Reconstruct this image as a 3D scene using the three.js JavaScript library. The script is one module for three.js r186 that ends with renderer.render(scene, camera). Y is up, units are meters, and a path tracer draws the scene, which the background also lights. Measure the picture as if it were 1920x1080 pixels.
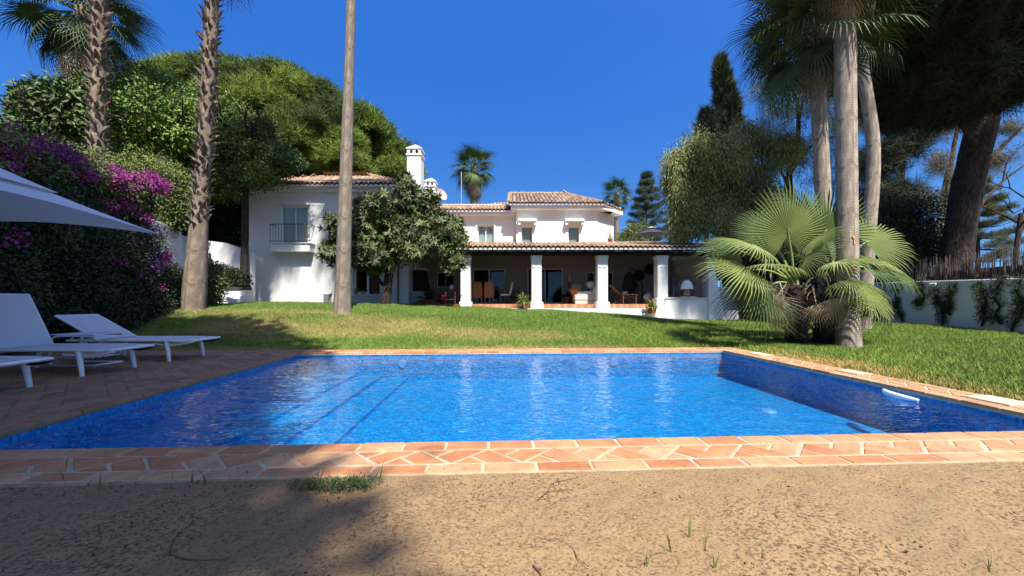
import * as THREE from 'three';
import { mergeGeometries } from 'three/addons/utils/BufferGeometryUtils.js';
import { RoundedBoxGeometry } from 'three/addons/geometries/RoundedBoxGeometry.js';

// ---------- camera, sky, sun, exposure ----------
const scene = new THREE.Scene();
const F = 720, CX = 960, HY = 566, EYE = 0.95;           // lens measured from the photograph (1920 px wide)
const camera = new THREE.PerspectiveCamera(2 * Math.atan(540 / F) * 180 / Math.PI, 16 / 9, 0.05, 2000);
camera.position.set(0, EYE, 0);
camera.setViewOffset(1920, 1080, 0, 540 - HY, 1920, 1080);
const renderer = new THREE.WebGLRenderer({ antialias: true });
renderer.toneMapping = THREE.LinearToneMapping;
renderer.toneMappingExposure = 1.6;
renderer.shadowMap.enabled = true;
const SUN_AZ = 20 * Math.PI / 180, SUN_EL = 55 * Math.PI / 180;
const SUN = new THREE.Vector3(Math.sin(SUN_AZ) * Math.cos(SUN_EL), Math.sin(SUN_EL), Math.cos(SUN_AZ) * Math.cos(SUN_EL));
const sun = new THREE.DirectionalLight(new THREE.Color(1.0, 0.955, 0.89), 5);
sun.position.copy(SUN).multiplyScalar(80);
sun.target.position.set(0, 0, -12); sun.position.add(sun.target.position);
sun.castShadow = true; sun.shadow.mapSize.set(4096, 4096); sun.shadow.radius = 1.4;
Object.assign(sun.shadow.camera, { left: -45, right: 45, top: 45, bottom: -45, near: 1, far: 200 });
scene.add(sun, sun.target);
{ // clear-day sky: deep blue overhead, paler to the horizon, brighter round the sun
  const W = 512, Hh = 256, data = new Float32Array(W * Hh * 4), l = (a, b, t) => a + (b - a) * t;
  for (let r = 0; r < Hh; r++) for (let c = 0; c < W; c++) {
    const up = ((r + 0.5) / Hh - 0.5) * Math.PI, ro = ((c + 0.5) / W - 0.5) * 2 * Math.PI;
    const y = Math.sin(up), x = Math.cos(ro) * Math.cos(up), z = Math.sin(ro) * Math.cos(up);
    const cs = x * SUN.x + y * SUN.y + z * SUN.z, e = Math.max(0, y);
    const t = 1 - Math.exp(-e * 3.2), hz = Math.exp(-e * 5.6);
    const h5 = cs * 0.5 + 0.5, ph = 0.8 + 0.25 * h5 * h5, mie = 0.9 * Math.pow(Math.max(0, cs), 24) + 0.36 * Math.pow(h5, 6);
    const col = [l(0.035, 0.009, t) + hz * 0.15, l(0.215, 0.097, t) + hz * 0.25, l(0.66, 0.46, t) + hz * 0.19];
    for (let k = 0; k < 3; k++) data[(r * W + c) * 4 + k] = y < 0 ? [0.2, 0.22, 0.2][k] : col[k] * ph + mie * [1, 0.96, 0.88][k];
    data[(r * W + c) * 4 + 3] = 1;
  }
  const sky = new THREE.DataTexture(data, W, Hh, THREE.RGBAFormat, THREE.FloatType);
  sky.mapping = THREE.EquirectangularReflectionMapping; sky.magFilter = sky.minFilter = THREE.LinearFilter; sky.needsUpdate = true;
  scene.background = sky; scene.environment = sky;
}

// ---------- small helpers ----------
const V3 = THREE.Vector3, PI = Math.PI, D2R = PI / 180;
function rng(seed) { let s = seed >>> 0; return () => { s = (s + 0x6d2b79f5) | 0; let t = Math.imul(s ^ (s >>> 15), 1 | s); t = (t + Math.imul(t ^ (t >>> 7), 61 | t)) ^ t; return ((t ^ (t >>> 14)) >>> 0) / 4294967296; }; }
const R0 = rng(12345), rr = (a, b, r = R0) => a + (b - a) * r(), lerp = (a, b, t) => a + (b - a) * t, clamp = (x, a, b) => Math.min(b, Math.max(a, x));
const sst = (a, b, x) => { const t = clamp((x - a) / (b - a), 0, 1); return t * t * (3 - 2 * t); };
const at = (px, py, d) => new V3((px - CX) / F * d, EYE - (py - HY) / F * d, -d);
const XX = (px, d) => (px - CX) / F * d, YY = (py, d) => EYE - (py - HY) / F * d;
const hash = (x, y) => { let n = Math.imul(x | 0, 374761393) + Math.imul(y | 0, 668265263); n = Math.imul(n ^ (n >>> 13), 1274126177); return ((n ^ (n >>> 16)) >>> 0) / 4294967296; };
function vnoise(x, y, per = 0) {
  const ix = Math.floor(x), iy = Math.floor(y), fx = x - ix, fy = y - iy, u = fx * fx * (3 - 2 * fx), v = fy * fy * (3 - 2 * fy);
  const w = (a) => per ? ((a % per) + per) % per : a;
  const a = hash(w(ix), w(iy)), b = hash(w(ix + 1), w(iy)), c = hash(w(ix), w(iy + 1)), d = hash(w(ix + 1), w(iy + 1));
  return lerp(lerp(a, b, u), lerp(c, d, u), v);
}
function fbm(x, y, oct = 4, per = 0) { let s = 0, a = 0.5, n = 0; for (let i = 0; i < oct; i++) { s += a * vnoise(x + i * 17 * (per ? 0 : 1), y, per); n += a; a *= 0.5; x *= 2; y *= 2; per *= 2; } return s / n; }
function tex(n, fn, srgb = true, m = n) {
  const d = new Uint8Array(n * m * 4);
  for (let y = 0; y < m; y++) for (let x = 0; x < n; x++) { const c = fn(x / n, y / m), k = (y * n + x) * 4; for (let i = 0; i < 3; i++) d[k + i] = clamp((c.length ? c[i] : c) * 255, 0, 255); d[k + 3] = 255; }
  const t = new THREE.DataTexture(d, n, m); t.wrapS = t.wrapT = THREE.RepeatWrapping; t.magFilter = t.minFilter = THREE.LinearFilter; if (srgb) t.colorSpace = THREE.SRGBColorSpace; t.needsUpdate = true; return t;
}
const rep = (t, a, b = a) => { const c = t.clone(); c.repeat.set(a, b); c.needsUpdate = true; return c; };
const lin = (r, g, b) => new THREE.Color().setRGB(r, g, b);
function mat(c, o = {}) { const m = new (o.transmission ? THREE.MeshPhysicalMaterial : THREE.MeshStandardMaterial)({ roughness: 0.85, side: THREE.DoubleSide, ...o }); m.color.setRGB(...c); return m; }

// names, groups, parts
const used = {};
function numbered(n) { const k = used[n] = (used[n] ?? -1) + 1; return k ? n + '_' + String(k).padStart(3, '0') : n; }
const shade = (o) => { o.castShadow = o.receiveShadow = true; return o; };
function tag(o, label, category, group, kind) { if (label) o.userData.label = label; if (category) o.userData.category = category; if (group) o.userData.group = group; if (kind) o.userData.kind = kind; return o; }
function thing(name, label, category, pos, group, turn = 0) { const o = new THREE.Group(); o.name = numbered(name); o.position.copy(pos); o.rotation.y = turn; scene.add(o); return tag(o, label, category, group); }
function part(parent, name, geo, m, world = false) {           // world: the shape is given in scene coordinates
  if (world) { let p = parent, x = 0, y = 0, z = 0; while (p && p !== scene) { x += p.position.x; y += p.position.y; z += p.position.z; p = p.parent; } geo = geo.clone(); geo.translate(-x, -y, -z); }
  const o = shade(new THREE.Mesh(geo, m)); o.name = parent === scene ? numbered(name) : name; parent.add(o); return o;
}
const struct = (name, geo, m) => tag(part(scene, name, geo, m), null, null, null, 'structure');
function copyOf(src, label, pos, turn) { const c = src.clone(); c.name = numbered(src.name.replace(/_\d+$/, '')); c.userData = { ...src.userData }; if (label) c.userData.label = label; if (pos) c.position.copy(pos); if (turn !== undefined) c.rotation.y = turn; scene.add(c); return c; }

// geometry
class GB {
  constructor() { this.p = []; this.i = []; this.c = []; this.u = []; }
  v(x, y, z, u = 0, w = 0, c) { this.p.push(x, y, z); this.u.push(u, w); if (c) this.c.push(...c); return this.p.length / 3 - 1; }
  t(...i) { this.i.push(...i); return this; }
  q(a, b, c, d) { this.i.push(a, b, c, a, c, d); return this; }
  geo(flat) {
    let g = new THREE.BufferGeometry(); g.setAttribute('position', new THREE.Float32BufferAttribute(this.p, 3)); g.setAttribute('uv', new THREE.Float32BufferAttribute(this.u, 2));
    if (this.c.length) g.setAttribute('color', new THREE.Float32BufferAttribute(this.c, 3));
    g.setIndex(this.i); if (flat) g = g.toNonIndexed(); g.computeVertexNormals(); return g;
  }
}
function planar(g, s = 1) { // uv in metres from the face direction
  if (g.index) g = g.toNonIndexed(); g.computeVertexNormals();
  const p = g.attributes.position, n = g.attributes.normal, uv = new Float32Array(p.count * 2);
  for (let i = 0; i < p.count; i++) { const ax = Math.abs(n.getX(i)), ay = Math.abs(n.getY(i)), az = Math.abs(n.getZ(i)), x = p.getX(i) * s, y = p.getY(i) * s, z = p.getZ(i) * s;
    if (ay > ax && ay > az) { uv[2 * i] = x; uv[2 * i + 1] = z; } else if (ax > az) { uv[2 * i] = z; uv[2 * i + 1] = y; } else { uv[2 * i] = x; uv[2 * i + 1] = y; } }
  g.setAttribute('uv', new THREE.BufferAttribute(uv, 2)); for (const k of Object.keys(g.attributes)) if (!['position', 'normal', 'uv', 'color'].includes(k)) g.deleteAttribute(k); return g;
}
const bx = (x0, x1, y0, y1, d0, d1, r = 0.012) => { const a = Math.abs(x1 - x0), b = Math.abs(y1 - y0), c = Math.abs(d1 - d0), m = Math.min(a, b, c); const g = m > 3 * r && r ? new RoundedBoxGeometry(a, b, c, 1, r) : new THREE.BoxGeometry(a, b, c); g.translate((x0 + x1) / 2, (y0 + y1) / 2, -(d0 + d1) / 2); return planar(g); };
const merge = (a) => { const l = a.map((g) => { const h = g.index ? g.toNonIndexed() : g; for (const k of Object.keys(h.attributes)) if (!['position', 'normal', 'uv'].includes(k)) h.deleteAttribute(k); return h; }); return mergeGeometries(l); };
function holed(x0, x1, y0, y1, holes, d, th) { // wall facing the camera with openings [x0,x1,y0,y1]
  const s = new THREE.Shape([[x0, y0], [x1, y0], [x1, y1], [x0, y1]].map((a) => new THREE.Vector2(...a)));
  for (const [a, b, c, e] of holes) s.holes.push(new THREE.Path([[a, c], [a, e], [b, e], [b, c]].map((q) => new THREE.Vector2(...q))));
  const g = new THREE.ExtrudeGeometry(s, { depth: th, bevelEnabled: false }); g.translate(0, 0, -d - th); return planar(g);
}
function sweep(pts, rad, seg = 10, ue = 1, wob = 0, seed = 1) { // tube of changing radius along points
  const r = rng(seed), b = new GB(), n = pts.length, T = pts.map((_, i) => pts[Math.min(n - 1, i + 1)].clone().sub(pts[Math.max(0, i - 1)]).normalize());
  let N = new V3(1, 0, 0); if (Math.abs(T[0].x) > 0.8) N.set(0, 0, 1); let len = 0;
  for (let i = 0; i < n; i++) {
    N.sub(T[i].clone().multiplyScalar(N.dot(T[i]))).normalize(); const B = T[i].clone().cross(N); if (i) len += pts[i].distanceTo(pts[i - 1]);
    for (let j = 0; j <= seg; j++) { const a = j / seg * 2 * PI, k = (typeof rad === 'function' ? rad(i / (n - 1)) : rad[i]) * (1 + (j % seg ? wob * (r() - 0.5) : 0)); const q = pts[i].clone().addScaledVector(N, Math.cos(a) * k).addScaledVector(B, Math.sin(a) * k); b.v(q.x, q.y, q.z, j / seg * ue, len); }
  }
  for (let i = 0; i < n - 1; i++) for (let j = 0; j < seg; j++) { const a = i * (seg + 1) + j; b.q(a, a + 1, a + seg + 2, a + seg + 1); }
  const c0 = b.v(...pts[0].toArray(), 0, 0), c1 = b.v(...pts[n - 1].toArray(), 0, len);
  for (let j = 0; j < seg; j++) { b.t(c0, j + 1, j); b.t(c1, (n - 1) * (seg + 1) + j, (n - 1) * (seg + 1) + j + 1); }
  return b.geo();
}
const rod = (a, b, r, seg = 8) => sweep([a, a.clone().lerp(b, 0.5), b], () => r, seg);
const curve = (pts, n) => new THREE.CatmullRomCurve3(pts).getPoints(n);
const lathe = (pts, seg = 20) => { const g = new THREE.LatheGeometry(pts.map((p) => new THREE.Vector2(...p)), seg); return g; };
// ---------- materials ----------
const tStucco = tex(1024, (u, v) => { const n = 0.5 * fbm(u * 16, v * 16, 4, 16) + 0.5 * fbm(u * 128, v * 128, 2, 128), s = fbm(u * 6 + 5, v * 12, 4, 0) + 0.5 * sst(0.5, 0.75, fbm(u * 48, v * 4 + 3, 3, 0)) * sst(0.45, 0.7, fbm(u * 5 + 8, v * 5, 3, 0)); return [0.935 + 0.05 * n, 0.932 + 0.05 * n, 0.915 + 0.05 * n].map((c) => c - 0.05 * sst(0.55, 1.0, s)); });
const bStucco = tex(512, (u, v) => 0.6 * fbm(u * 16, v * 16, 4, 16) + 0.4 * vnoise(u * 128, v * 128, 128), false);
const mWall = mat([0.86, 0.855, 0.84], { map: rep(tStucco, 0.165), bumpMap: rep(bStucco, 0.8), bumpScale: 0.004, roughness: 0.92 });
const mWhite = mat([0.82, 0.81, 0.79], { roughness: 0.55 });
const mSoffit = mat([0.8, 0.77, 0.72], { roughness: 0.9 });
const mDark = mat([0.012, 0.01, 0.009], { roughness: 0.7 });
const mBeam = mat([0.03, 0.022, 0.016], { roughness: 0.75, map: tex(256, (u, v) => { const n = fbm(u * 4, v * 40, 3, 0); return [0.5 + 0.5 * n, 0.5 + 0.48 * n, 0.5 + 0.45 * n]; }) });
const mGlass = mat([0.85, 0.9, 0.9], { transmission: 1, thickness: 0, roughness: 0.02, specularIntensity: 0.45 });
const mIron = mat([0.03, 0.03, 0.032], { roughness: 0.5, metalness: 0.4 });
const mCurtain = mat([0.72, 0.74, 0.72], { roughness: 0.95 });
const tClay = tex(512, (u, v) => { const n = fbm(u * 10, v * 10, 5, 10), f = vnoise(u * 150, v * 150, 150), s = sst(0.5, 0.72, fbm(u * 5 + 9, v * 5, 4, 0)); return [0.8 + 0.22 * n - 0.08 * f, 0.78 + 0.2 * n - 0.09 * f + 0.06 * s, 0.74 + 0.2 * n - 0.09 * f + 0.08 * s]; });
const bClay = tex(256, (u, v) => 0.6 * fbm(u * 8, v * 8, 4, 8) + 0.4 * vnoise(u * 70, v * 70, 70), false);
const clay = (c) => mat(c, { map: rep(tClay, 1.3), bumpMap: rep(bClay, 3), bumpScale: 0.0016, roughness: 0.9 });
const mTiles = [[0.64, 0.30, 0.145], [0.70, 0.40, 0.215], [0.60, 0.26, 0.12], [0.72, 0.45, 0.26], [0.66, 0.35, 0.18], [0.46, 0.18, 0.085]].map(clay);
const mDusty = [[0.62, 0.36, 0.19], [0.66, 0.42, 0.235], [0.6, 0.40, 0.22], [0.56, 0.30, 0.15]].map(clay);
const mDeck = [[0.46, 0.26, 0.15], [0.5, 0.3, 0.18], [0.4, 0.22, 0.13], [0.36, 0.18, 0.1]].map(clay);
const mGrout = mat([0.74, 0.6, 0.44], { map: rep(tClay, 2), bumpMap: rep(bClay, 6), bumpScale: 0.0015, roughness: 0.95 });
const mRoofTiles = [[0.48, 0.31, 0.18], [0.55, 0.40, 0.26], [0.42, 0.25, 0.15], [0.6, 0.47, 0.33], [0.34, 0.24, 0.17]].map(clay);
const mRoofGrey = [[0.38, 0.25, 0.18], [0.46, 0.33, 0.23], [0.32, 0.21, 0.155], [0.54, 0.42, 0.31], [0.25, 0.19, 0.145]].map(clay);
const mRoofInst = mat([1, 1, 1], { map: rep(tClay, 1.3), roughness: 0.9 });
const mPot = clay([0.5, 0.19, 0.09]);
const tBark = tex(512, (u, v) => { const n = fbm(u * 16, v * 8, 4, 8), c = sst(0.46, 0.58, fbm(u * 24 + 3, v * 10, 3, 0)); return [0.42 + 0.4 * n - 0.18 * c, 0.4 + 0.38 * n - 0.18 * c, 0.37 + 0.36 * n - 0.17 * c]; });
const bBark = tex(512, (u, v) => sst(0.3, 0.7, fbm(u * 24, v * 10, 4, 0)), false);
const bark = (c, o = {}) => mat(c, { map: rep(tBark, 1, 0.7), bumpMap: rep(bBark, 1, 0.7), bumpScale: 0.03, roughness: 0.95, ...o });
const mBark = bark([0.2, 0.15, 0.11]), mBarkDark = bark([0.15, 0.115, 0.09]);
const tRing = tex(256, (u, v) => { const w = fbm(u * 8, v * 6, 2, 8) * 0.05, k = (v + w) * 22, f = k - Math.floor(k), g = fbm(u * 60, v * 3, 3, 0), st = fbm(u * 4, v * 5 + 7, 4, 0); const c = 0.72 + 0.22 * (g - 0.4) - 0.24 * sst(0.7, 0.98, f) * (0.4 + st) + 0.5 * (st - 0.5); return [c, c * 0.97, c * 0.92]; }, true, 1024);
const bRing = tex(256, (u, v) => { const w = fbm(u * 8, v * 6, 2, 8) * 0.05, k = (v + w) * 22, f = k - Math.floor(k); return 0.5 + 0.3 * (1 - sst(0.7, 1, f)) - 0.25 * sst(0.62, 0.75, fbm(u * 50, v * 4, 3, 0)); }, false, 1024);
const palmBark = (c) => mat(c, { map: rep(tRing, 2, 1), bumpMap: rep(bRing, 2, 1), bumpScale: 0.011, roughness: 0.95 });
const mPalmGrey = palmBark([0.47, 0.41, 0.35]), mPalmBrown = palmBark([0.46, 0.385, 0.31]), mPalmPale = palmBark([0.66, 0.58, 0.5]);
const mBoot = [[0.4, 0.32, 0.24], [0.26, 0.19, 0.14], [0.5, 0.42, 0.33], [0.3, 0.18, 0.12]].map((c) => mat(c, { bumpMap: rep(bBark, 2), bumpScale: 0.02, roughness: 0.95 }));
const leaf = (c, o = {}) => mat(c, { roughness: 0.62, ...o });
const mFrond = [leaf([0.085, 0.135, 0.03]), leaf([0.105, 0.155, 0.035]), leaf([0.06, 0.1, 0.028])];
const mFan = [leaf([0.155, 0.215, 0.03], { transmission: 0.3, thickness: 0, roughness: 0.85 }), leaf([0.225, 0.275, 0.045], { transmission: 0.3, thickness: 0, roughness: 0.85 }), leaf([0.075, 0.13, 0.024], { transmission: 0.25, thickness: 0, roughness: 0.85 })];
const mFrondDead = [leaf([0.36, 0.27, 0.16], { roughness: 0.95 }), leaf([0.24, 0.17, 0.1], { roughness: 0.95 }), leaf([0.47, 0.38, 0.24], { roughness: 0.95 })];
const mLeaf = mat([1, 1, 1], { roughness: 0.55 }), mNeedle = mat([1, 1, 1], { roughness: 0.8 }), mPetal = mat([1, 1, 1], { roughness: 0.8, transmission: 0.3, thickness: 0 });
const mPlastic = mat([0.8, 0.8, 0.8], { roughness: 0.4 });

// ---------- the ground ----------
const YAW = 3 * D2R, CU = Math.cos(YAW), SU = Math.sin(YAW), PN = [-3.72, 2.43];      // pool frame: u along the near edge, v away from it
const PW = 8.15, PL = 4.75, CW = 0.47, DECK = 5.4;
const pw = (u, v, y = 0) => new V3(PN[0] + u * CU - v * SU, y, -(PN[1] + u * SU + v * CU));
const toPool = (x, d) => { const a = x - PN[0], b = d - PN[1]; return [a * CU + b * SU, -a * SU + b * CU]; };
function farH(x) { const k = [[-14, 0.9], [-6, 0.86], [-2, 0.70], [1, 0.58], [4, 0.42], [7, 0.14], [10, 0.1], [40, 0.15]]; if (x <= k[0][0]) return k[0][1]; for (let i = 1; i < k.length; i++) if (x < k[i][0]) return lerp(k[i - 1][1], k[i][1], sst(0, 1, (x - k[i - 1][0]) / (k[i][0] - k[i - 1][0]))); return 0.15; }
function H(x, d) { const [u, v] = toPool(x, d); const s = 0.75 * sst(PL + CW, PL + CW + 4.6, v) + 0.25 * sst(PL + CW + 1, 15, v); return -0.035 + s * (farH(x) + 0.035) + (v > PL + 0.6 ? 0.05 * (fbm(x * 0.4 + 50, d * 0.4, 2) - 0.5) * sst(PL + 0.6, PL + 2, v) : 0); }
function ground(px, py) { for (let d = 2; d < 60; d += 0.01) { const p = at(px, py, d); if (p.y <= H(p.x, d)) { p.y = H(p.x, d); return p; } } return at(px, py, 30); }
const onG = (px, d) => { const x = XX(px, d); return new V3(x, H(x, d), -d); };
function lines(segs) { const o = []; for (const [a, b, n] of segs) for (let i = 0; i < n; i++) o.push(a + (b - a) * i / n); o.push(segs[segs.length - 1][1]); return o; }
const dry = (x, d) => { // how dry the lawn is here
  const [u, v] = toPool(x, d); let k = 2.2 * (fbm(x * 0.28 + 3, d * 0.75 + 11, 4) - 0.55);
  k += 0.42 * Math.exp(-(((v - 7.3) / 0.9) ** 2)) * sst(6.5, 2.5, u) + 0.5 * Math.exp(-(((v - 5.4) / 0.35) ** 2)) * sst(9, 5, u) + 0.3 * Math.exp(-(((v - 9.5) / 0.8) ** 2)) * sst(3, 0, u);
  k -= 0.7 * sst(5, 7.5, u) * sst(0.5, 1.6, Math.max(u - PW - CW, v - PL - CW)); k -= 0.45 * sst(10.5, 13, v) + 0.22 * sst(0, -3.5, u);
  if (u > PW) k += 0.9 * sst(1.4, 0.15, u - PW - CW) * sst(PL + 0.5, PL - 1.5, v);
  return clamp(k, 0, 1);
};
const tSoil = tex(1024, (u, v) => { const n = fbm(u * 12, v * 12, 4, 12), f = vnoise(u * 300, v * 300, 300), g = fbm(u * 90, v * 90, 2, 90); const c = 0.55 + 0.25 * n + 0.2 * f - 0.25 * sst(0.55, 0.75, g); return [c, c, c * 0.96]; });
{
  const us = lines([[-90, -12, 14], [-12, -5.4, 26], [-5.4, 8.62, 56], [8.62, 20, 46], [20, 120, 16]]), vs = lines([[-0.47, 5.22, 24], [5.22, 17, 60], [17, 30, 14], [30, 400, 16]]);
  const b = new GB(), id = us.map(() => []);
  us.forEach((u, i) => vs.forEach((v, j) => { const p = pw(u, v), d = -p.z, k = dry(p.x, d), y = H(p.x, d); const g = [0.075, 0.11, 0.022], s = [0.36, 0.26, 0.125]; id[i][j] = b.v(p.x, y, p.z, p.x * 0.5, d * 0.5, [0, 1, 2].map((c) => lerp(g[c], s[c], clamp(0.15 + k, 0, 1)))); }));
  for (let i = 0; i < us.length - 1; i++) for (let j = 0; j < vs.length - 1; j++) { const um = (us[i] + us[i + 1]) / 2, vm = (vs[j] + vs[j + 1]) / 2; if (um > -DECK && um < PW + CW && vm < PL + CW) continue; b.q(id[i][j], id[i + 1][j], id[i + 1][j + 1], id[i][j + 1]); }
  struct('lawn', b.geo(), mat([1.35, 1.35, 1.35], { vertexColors: true, map: tSoil, roughness: 1 }));
}
{ // bare sandy ground in front of the pool
  const N = 2048, tS = tex(N, (u, v) => {
    const big = fbm(u * 5, v * 5, 4, 5), wx = fbm(u * 40, v * 40, 2, 40), g = fbm(u * 235 + wx * 2, v * 300, 2, 0), f = hash(u * N, v * N), f2 = vnoise(u * 520, v * 520, 520);
    const s = sst(0.575, 0.64, g) * lerp(0.15, 1.25, sst(0.35, 0.62, big)), st = sst(0.72, 0.8, vnoise(u * 330, v * 330, 330)) * 0.16;
    const c = 0.80 + 0.13 * (big - 0.5) + 0.09 * (f - 0.5) + 0.1 * (f2 - 0.5) - 0.165 * s - st; return [c, c * (0.985 - 0.02 * s), c * (0.95 - 0.03 * s)];
  });
  const bS = tex(1024, (u, v) => { const wx = fbm(u * 40, v * 40, 2, 40), g = fbm(u * 235 + wx * 2, v * 300, 2, 0); return 0.55 * (1 - sst(0.5, 0.68, g)) + 0.25 * vnoise(u * 256, v * 256, 256) + 0.2 * fbm(u * 20, v * 20, 3, 20); }, false);
  const mS = mat([0.525, 0.35, 0.185], { map: rep(tS, 0.36), bumpMap: rep(bS, 0.36), bumpScale: 0.0028, roughness: 1 });
  const us = lines([[-90, -12, 10], [-12, -1, 30], [-1, 9, 420], [9, 16, 30], [16, 120, 10]]), vs = lines([[-60, -6, 12], [-6, -2.2, 20], [-2.2, -0.47, 110]]);
  const b = new GB(), id = us.map(() => []);
  us.forEach((u, i) => vs.forEach((v, j) => { const p = pw(u, v), x = p.x, z = -p.z; const e = sst(-0.47, -0.62, v); const y = -0.012 - 0.014 * sst(3.2, 1, u) + e * (0.034 * (fbm(x * 3 + 20, z * 3, 3) - 0.5) + 0.016 * (fbm(x * 14, z * 14 + 9, 3) - 0.5)); id[i][j] = b.v(x, y, p.z, x, z); }));
  for (let i = 0; i < us.length - 1; i++) for (let j = 0; j < vs.length - 1; j++) b.q(id[i][j], id[i + 1][j], id[i + 1][j + 1], id[i][j + 1]);
  struct('sand', b.geo(), mS);
}

// ---------- pool, water, coping and deck ----------
const WL = -0.075, FLOOR = -0.52;
const tMos = tex(1024, (u, v) => { const n = 40, x = u * n, y = v * n, ix = Math.floor(x), iy = Math.floor(y), fx = x - ix, fy = y - iy; const g = Math.min(fx, 1 - fx, fy, 1 - fy) < 0.05 ? 1 : 0, h = hash(ix + 7, iy + 3), k = hash(ix + 71, iy + 31); const c = 0.78 + 0.22 * h; return g ? [0.12, 0.52, 0.82] : [0.02 * c + 0.03 * (k > 0.8), 0.47 * c + 0.12 * (k > 0.72) + 0.05 * k, 0.74 * c + 0.13 * (k > 0.75)]; });
const mMos = mat([0.95, 1, 1], { map: tMos, roughness: 0.35 });
const poolBox = (u0, u1, v0, v1, y0, y1) => { const g = new THREE.BoxGeometry(u1 - u0, y1 - y0, v1 - v0); const p = g.attributes.position; planarPool(g); const q = g.attributes.position; return g; function planarPool(gg) { gg.translate((u0 + u1) / 2, (y0 + y1) / 2, -(v0 + v1) / 2); const h = planar(gg); gg.copy(h); gg.rotateY(YAW); gg.translate(PN[0], 0, -PN[1]); } };
{
  const pool = tag(new THREE.Group(), null, null, null, 'structure'); pool.name = 'pool'; pool.position.copy(pw(0, 0, FLOOR)); scene.add(pool);
  part(pool, 'floor', poolBox(-0.2, PW + 0.2, -0.2, PL + 0.2, FLOOR - 0.1, FLOOR), mMos, true);
  part(pool, 'wall', poolBox(-0.2, 0, 0, PL, FLOOR, -0.04), mMos, true); part(pool, 'wall', poolBox(PW, PW + 0.2, 0, PL, FLOOR, -0.04), mMos, true);
  part(pool, 'wall', poolBox(-0.2, PW + 0.2, -0.2, 0, FLOOR, -0.04), mMos, true); part(pool, 'wall', poolBox(-0.2, PW + 0.2, PL, PL + 0.2, FLOOR, -0.04), mMos, true);
  for (let k = 0; k < 4; k++) part(pool, 'step', poolBox(0, 0.62 + k * 0.46, 0, PL, FLOOR + (3 - k) * 0.047, FLOOR + (4 - k) * 0.047), mMos, true);
  const mFit = mat([0.1, 0.28, 0.62], { roughness: 0.4 });
  for (const [u, v, ax] of [[1.9, PL - 0.02, 0], [5.95, PL - 0.02, 0]]) { const g = new THREE.CylinderGeometry(0.07, 0.08, 0.03, 24); g.rotateX(PI / 2); const o = part(pool, 'pool_light', g, mFit); const p = pw(u, v, -0.22); o.position.copy(p).sub(pool.position); o.rotation.y = YAW; }
  { const g = new THREE.CylinderGeometry(0.08, 0.1, 0.02, 24); const o = part(pool, 'floor_drain', g, mFit); o.position.copy(pw(7.3, 2.35, FLOOR + 0.012)).sub(pool.position); }
  // water
  const b = new GB(), nu = 420, nv = 250;
  for (let i = 0; i <= nu; i++) for (let j = 0; j <= nv; j++) { const u = PW * i / nu, v = PL * j / nv, p = pw(u, v); let h = 0.009 * (fbm(u * 1.5 + 3, v * 2.8, 2) - 0.5) + 0.009 * (fbm(u * 3.4 + 9 + v * 0.5, v * 8.5, 2) - 0.5) + 0.0035 * (vnoise(u * 10 + v * 2, v * 25) - 0.5); b.v(p.x, WL + h, p.z, u, v); }
  for (let i = 0; i < nu; i++) for (let j = 0; j < nv; j++) { const a = i * (nv + 1) + j; b.q(a, a + nv + 1, a + nv + 2, a + 1); }
  const bW = tex(1024, (u, v) => { const w = fbm(u * 10, v * 10, 2, 10); return 0.5 * fbm(u * 15 + w, v * 38, 2, 0) + 0.5 * (1 - Math.abs(2 * vnoise(u * 26 + w * 2, v * 62 + w) - 1)); }, false);
  const mW = mat([0.86, 0.96, 1], { transmission: 1, thickness: 0, roughness: 0.03, ior: 1.33, bumpMap: rep(bW, 0.5), bumpScale: 0.0055 });
  struct('water', b.geo(), mW);
}
function clipPoly(poly, u0, u1, v0, v1) { for (const [ax, lim, s] of [[0, u0, 1], [0, u1, -1], [1, v0, 1], [1, v1, -1]]) { const o = []; for (let i = 0; i < poly.length; i++) { const a = poly[i], b = poly[(i + 1) % poly.length], da = (a[ax] - lim) * s, db = (b[ax] - lim) * s; if (da >= 0) o.push(a); if (da * db < 0) { const t = da / (da - db); o.push([lerp(a[0], b[0], t), lerp(a[1], b[1], t)]); } } poly = o; if (!poly.length) break; } return poly; }
function inset(poly, j) { // move every side inwards
  const n = poly.length, cen = poly.reduce((s, p) => [s[0] + p[0] / n, s[1] + p[1] / n], [0, 0]), L = []; 
  for (let i = 0; i < n; i++) { const a = poly[i], b = poly[(i + 1) % n]; let dx = b[0] - a[0], dy = b[1] - a[1]; const l = Math.hypot(dx, dy); if (l < 0.004) continue; dx /= l; dy /= l; let nx = -dy, ny = dx; if ((cen[0] - a[0]) * nx + (cen[1] - a[1]) * ny < 0) { nx = -nx; ny = -ny; } L.push([a[0] + nx * j, a[1] + ny * j, dx, dy]); }
  const o = []; if (L.length < n) { const m = []; for (const p of poly) if (!m.length || Math.hypot(p[0] - m[m.length - 1][0], p[1] - m[m.length - 1][1]) > 0.004) m.push(p); if (m.length > 2 && Math.hypot(m[0][0] - m[m.length - 1][0], m[0][1] - m[m.length - 1][1]) <= 0.004) m.pop(); if (m.length < n) return inset(m, j); }
  for (let i = 0; i < L.length; i++) { const A = L[(i + L.length - 1) % L.length], B = L[i], det = A[2] * B[3] - A[3] * B[2]; if (Math.abs(det) < 1e-6) continue; const t = ((B[0] - A[0]) * B[3] - (B[1] - A[1]) * B[2]) / det; o.push([A[0] + A[2] * t, A[1] + A[3] * t]); } return o;
}
const area = (p) => p.reduce((s, a, i) => { const b = p[(i + 1) % p.length]; return s + a[0] * b[1] - a[1] * b[0]; }, 0) / 2;
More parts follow.
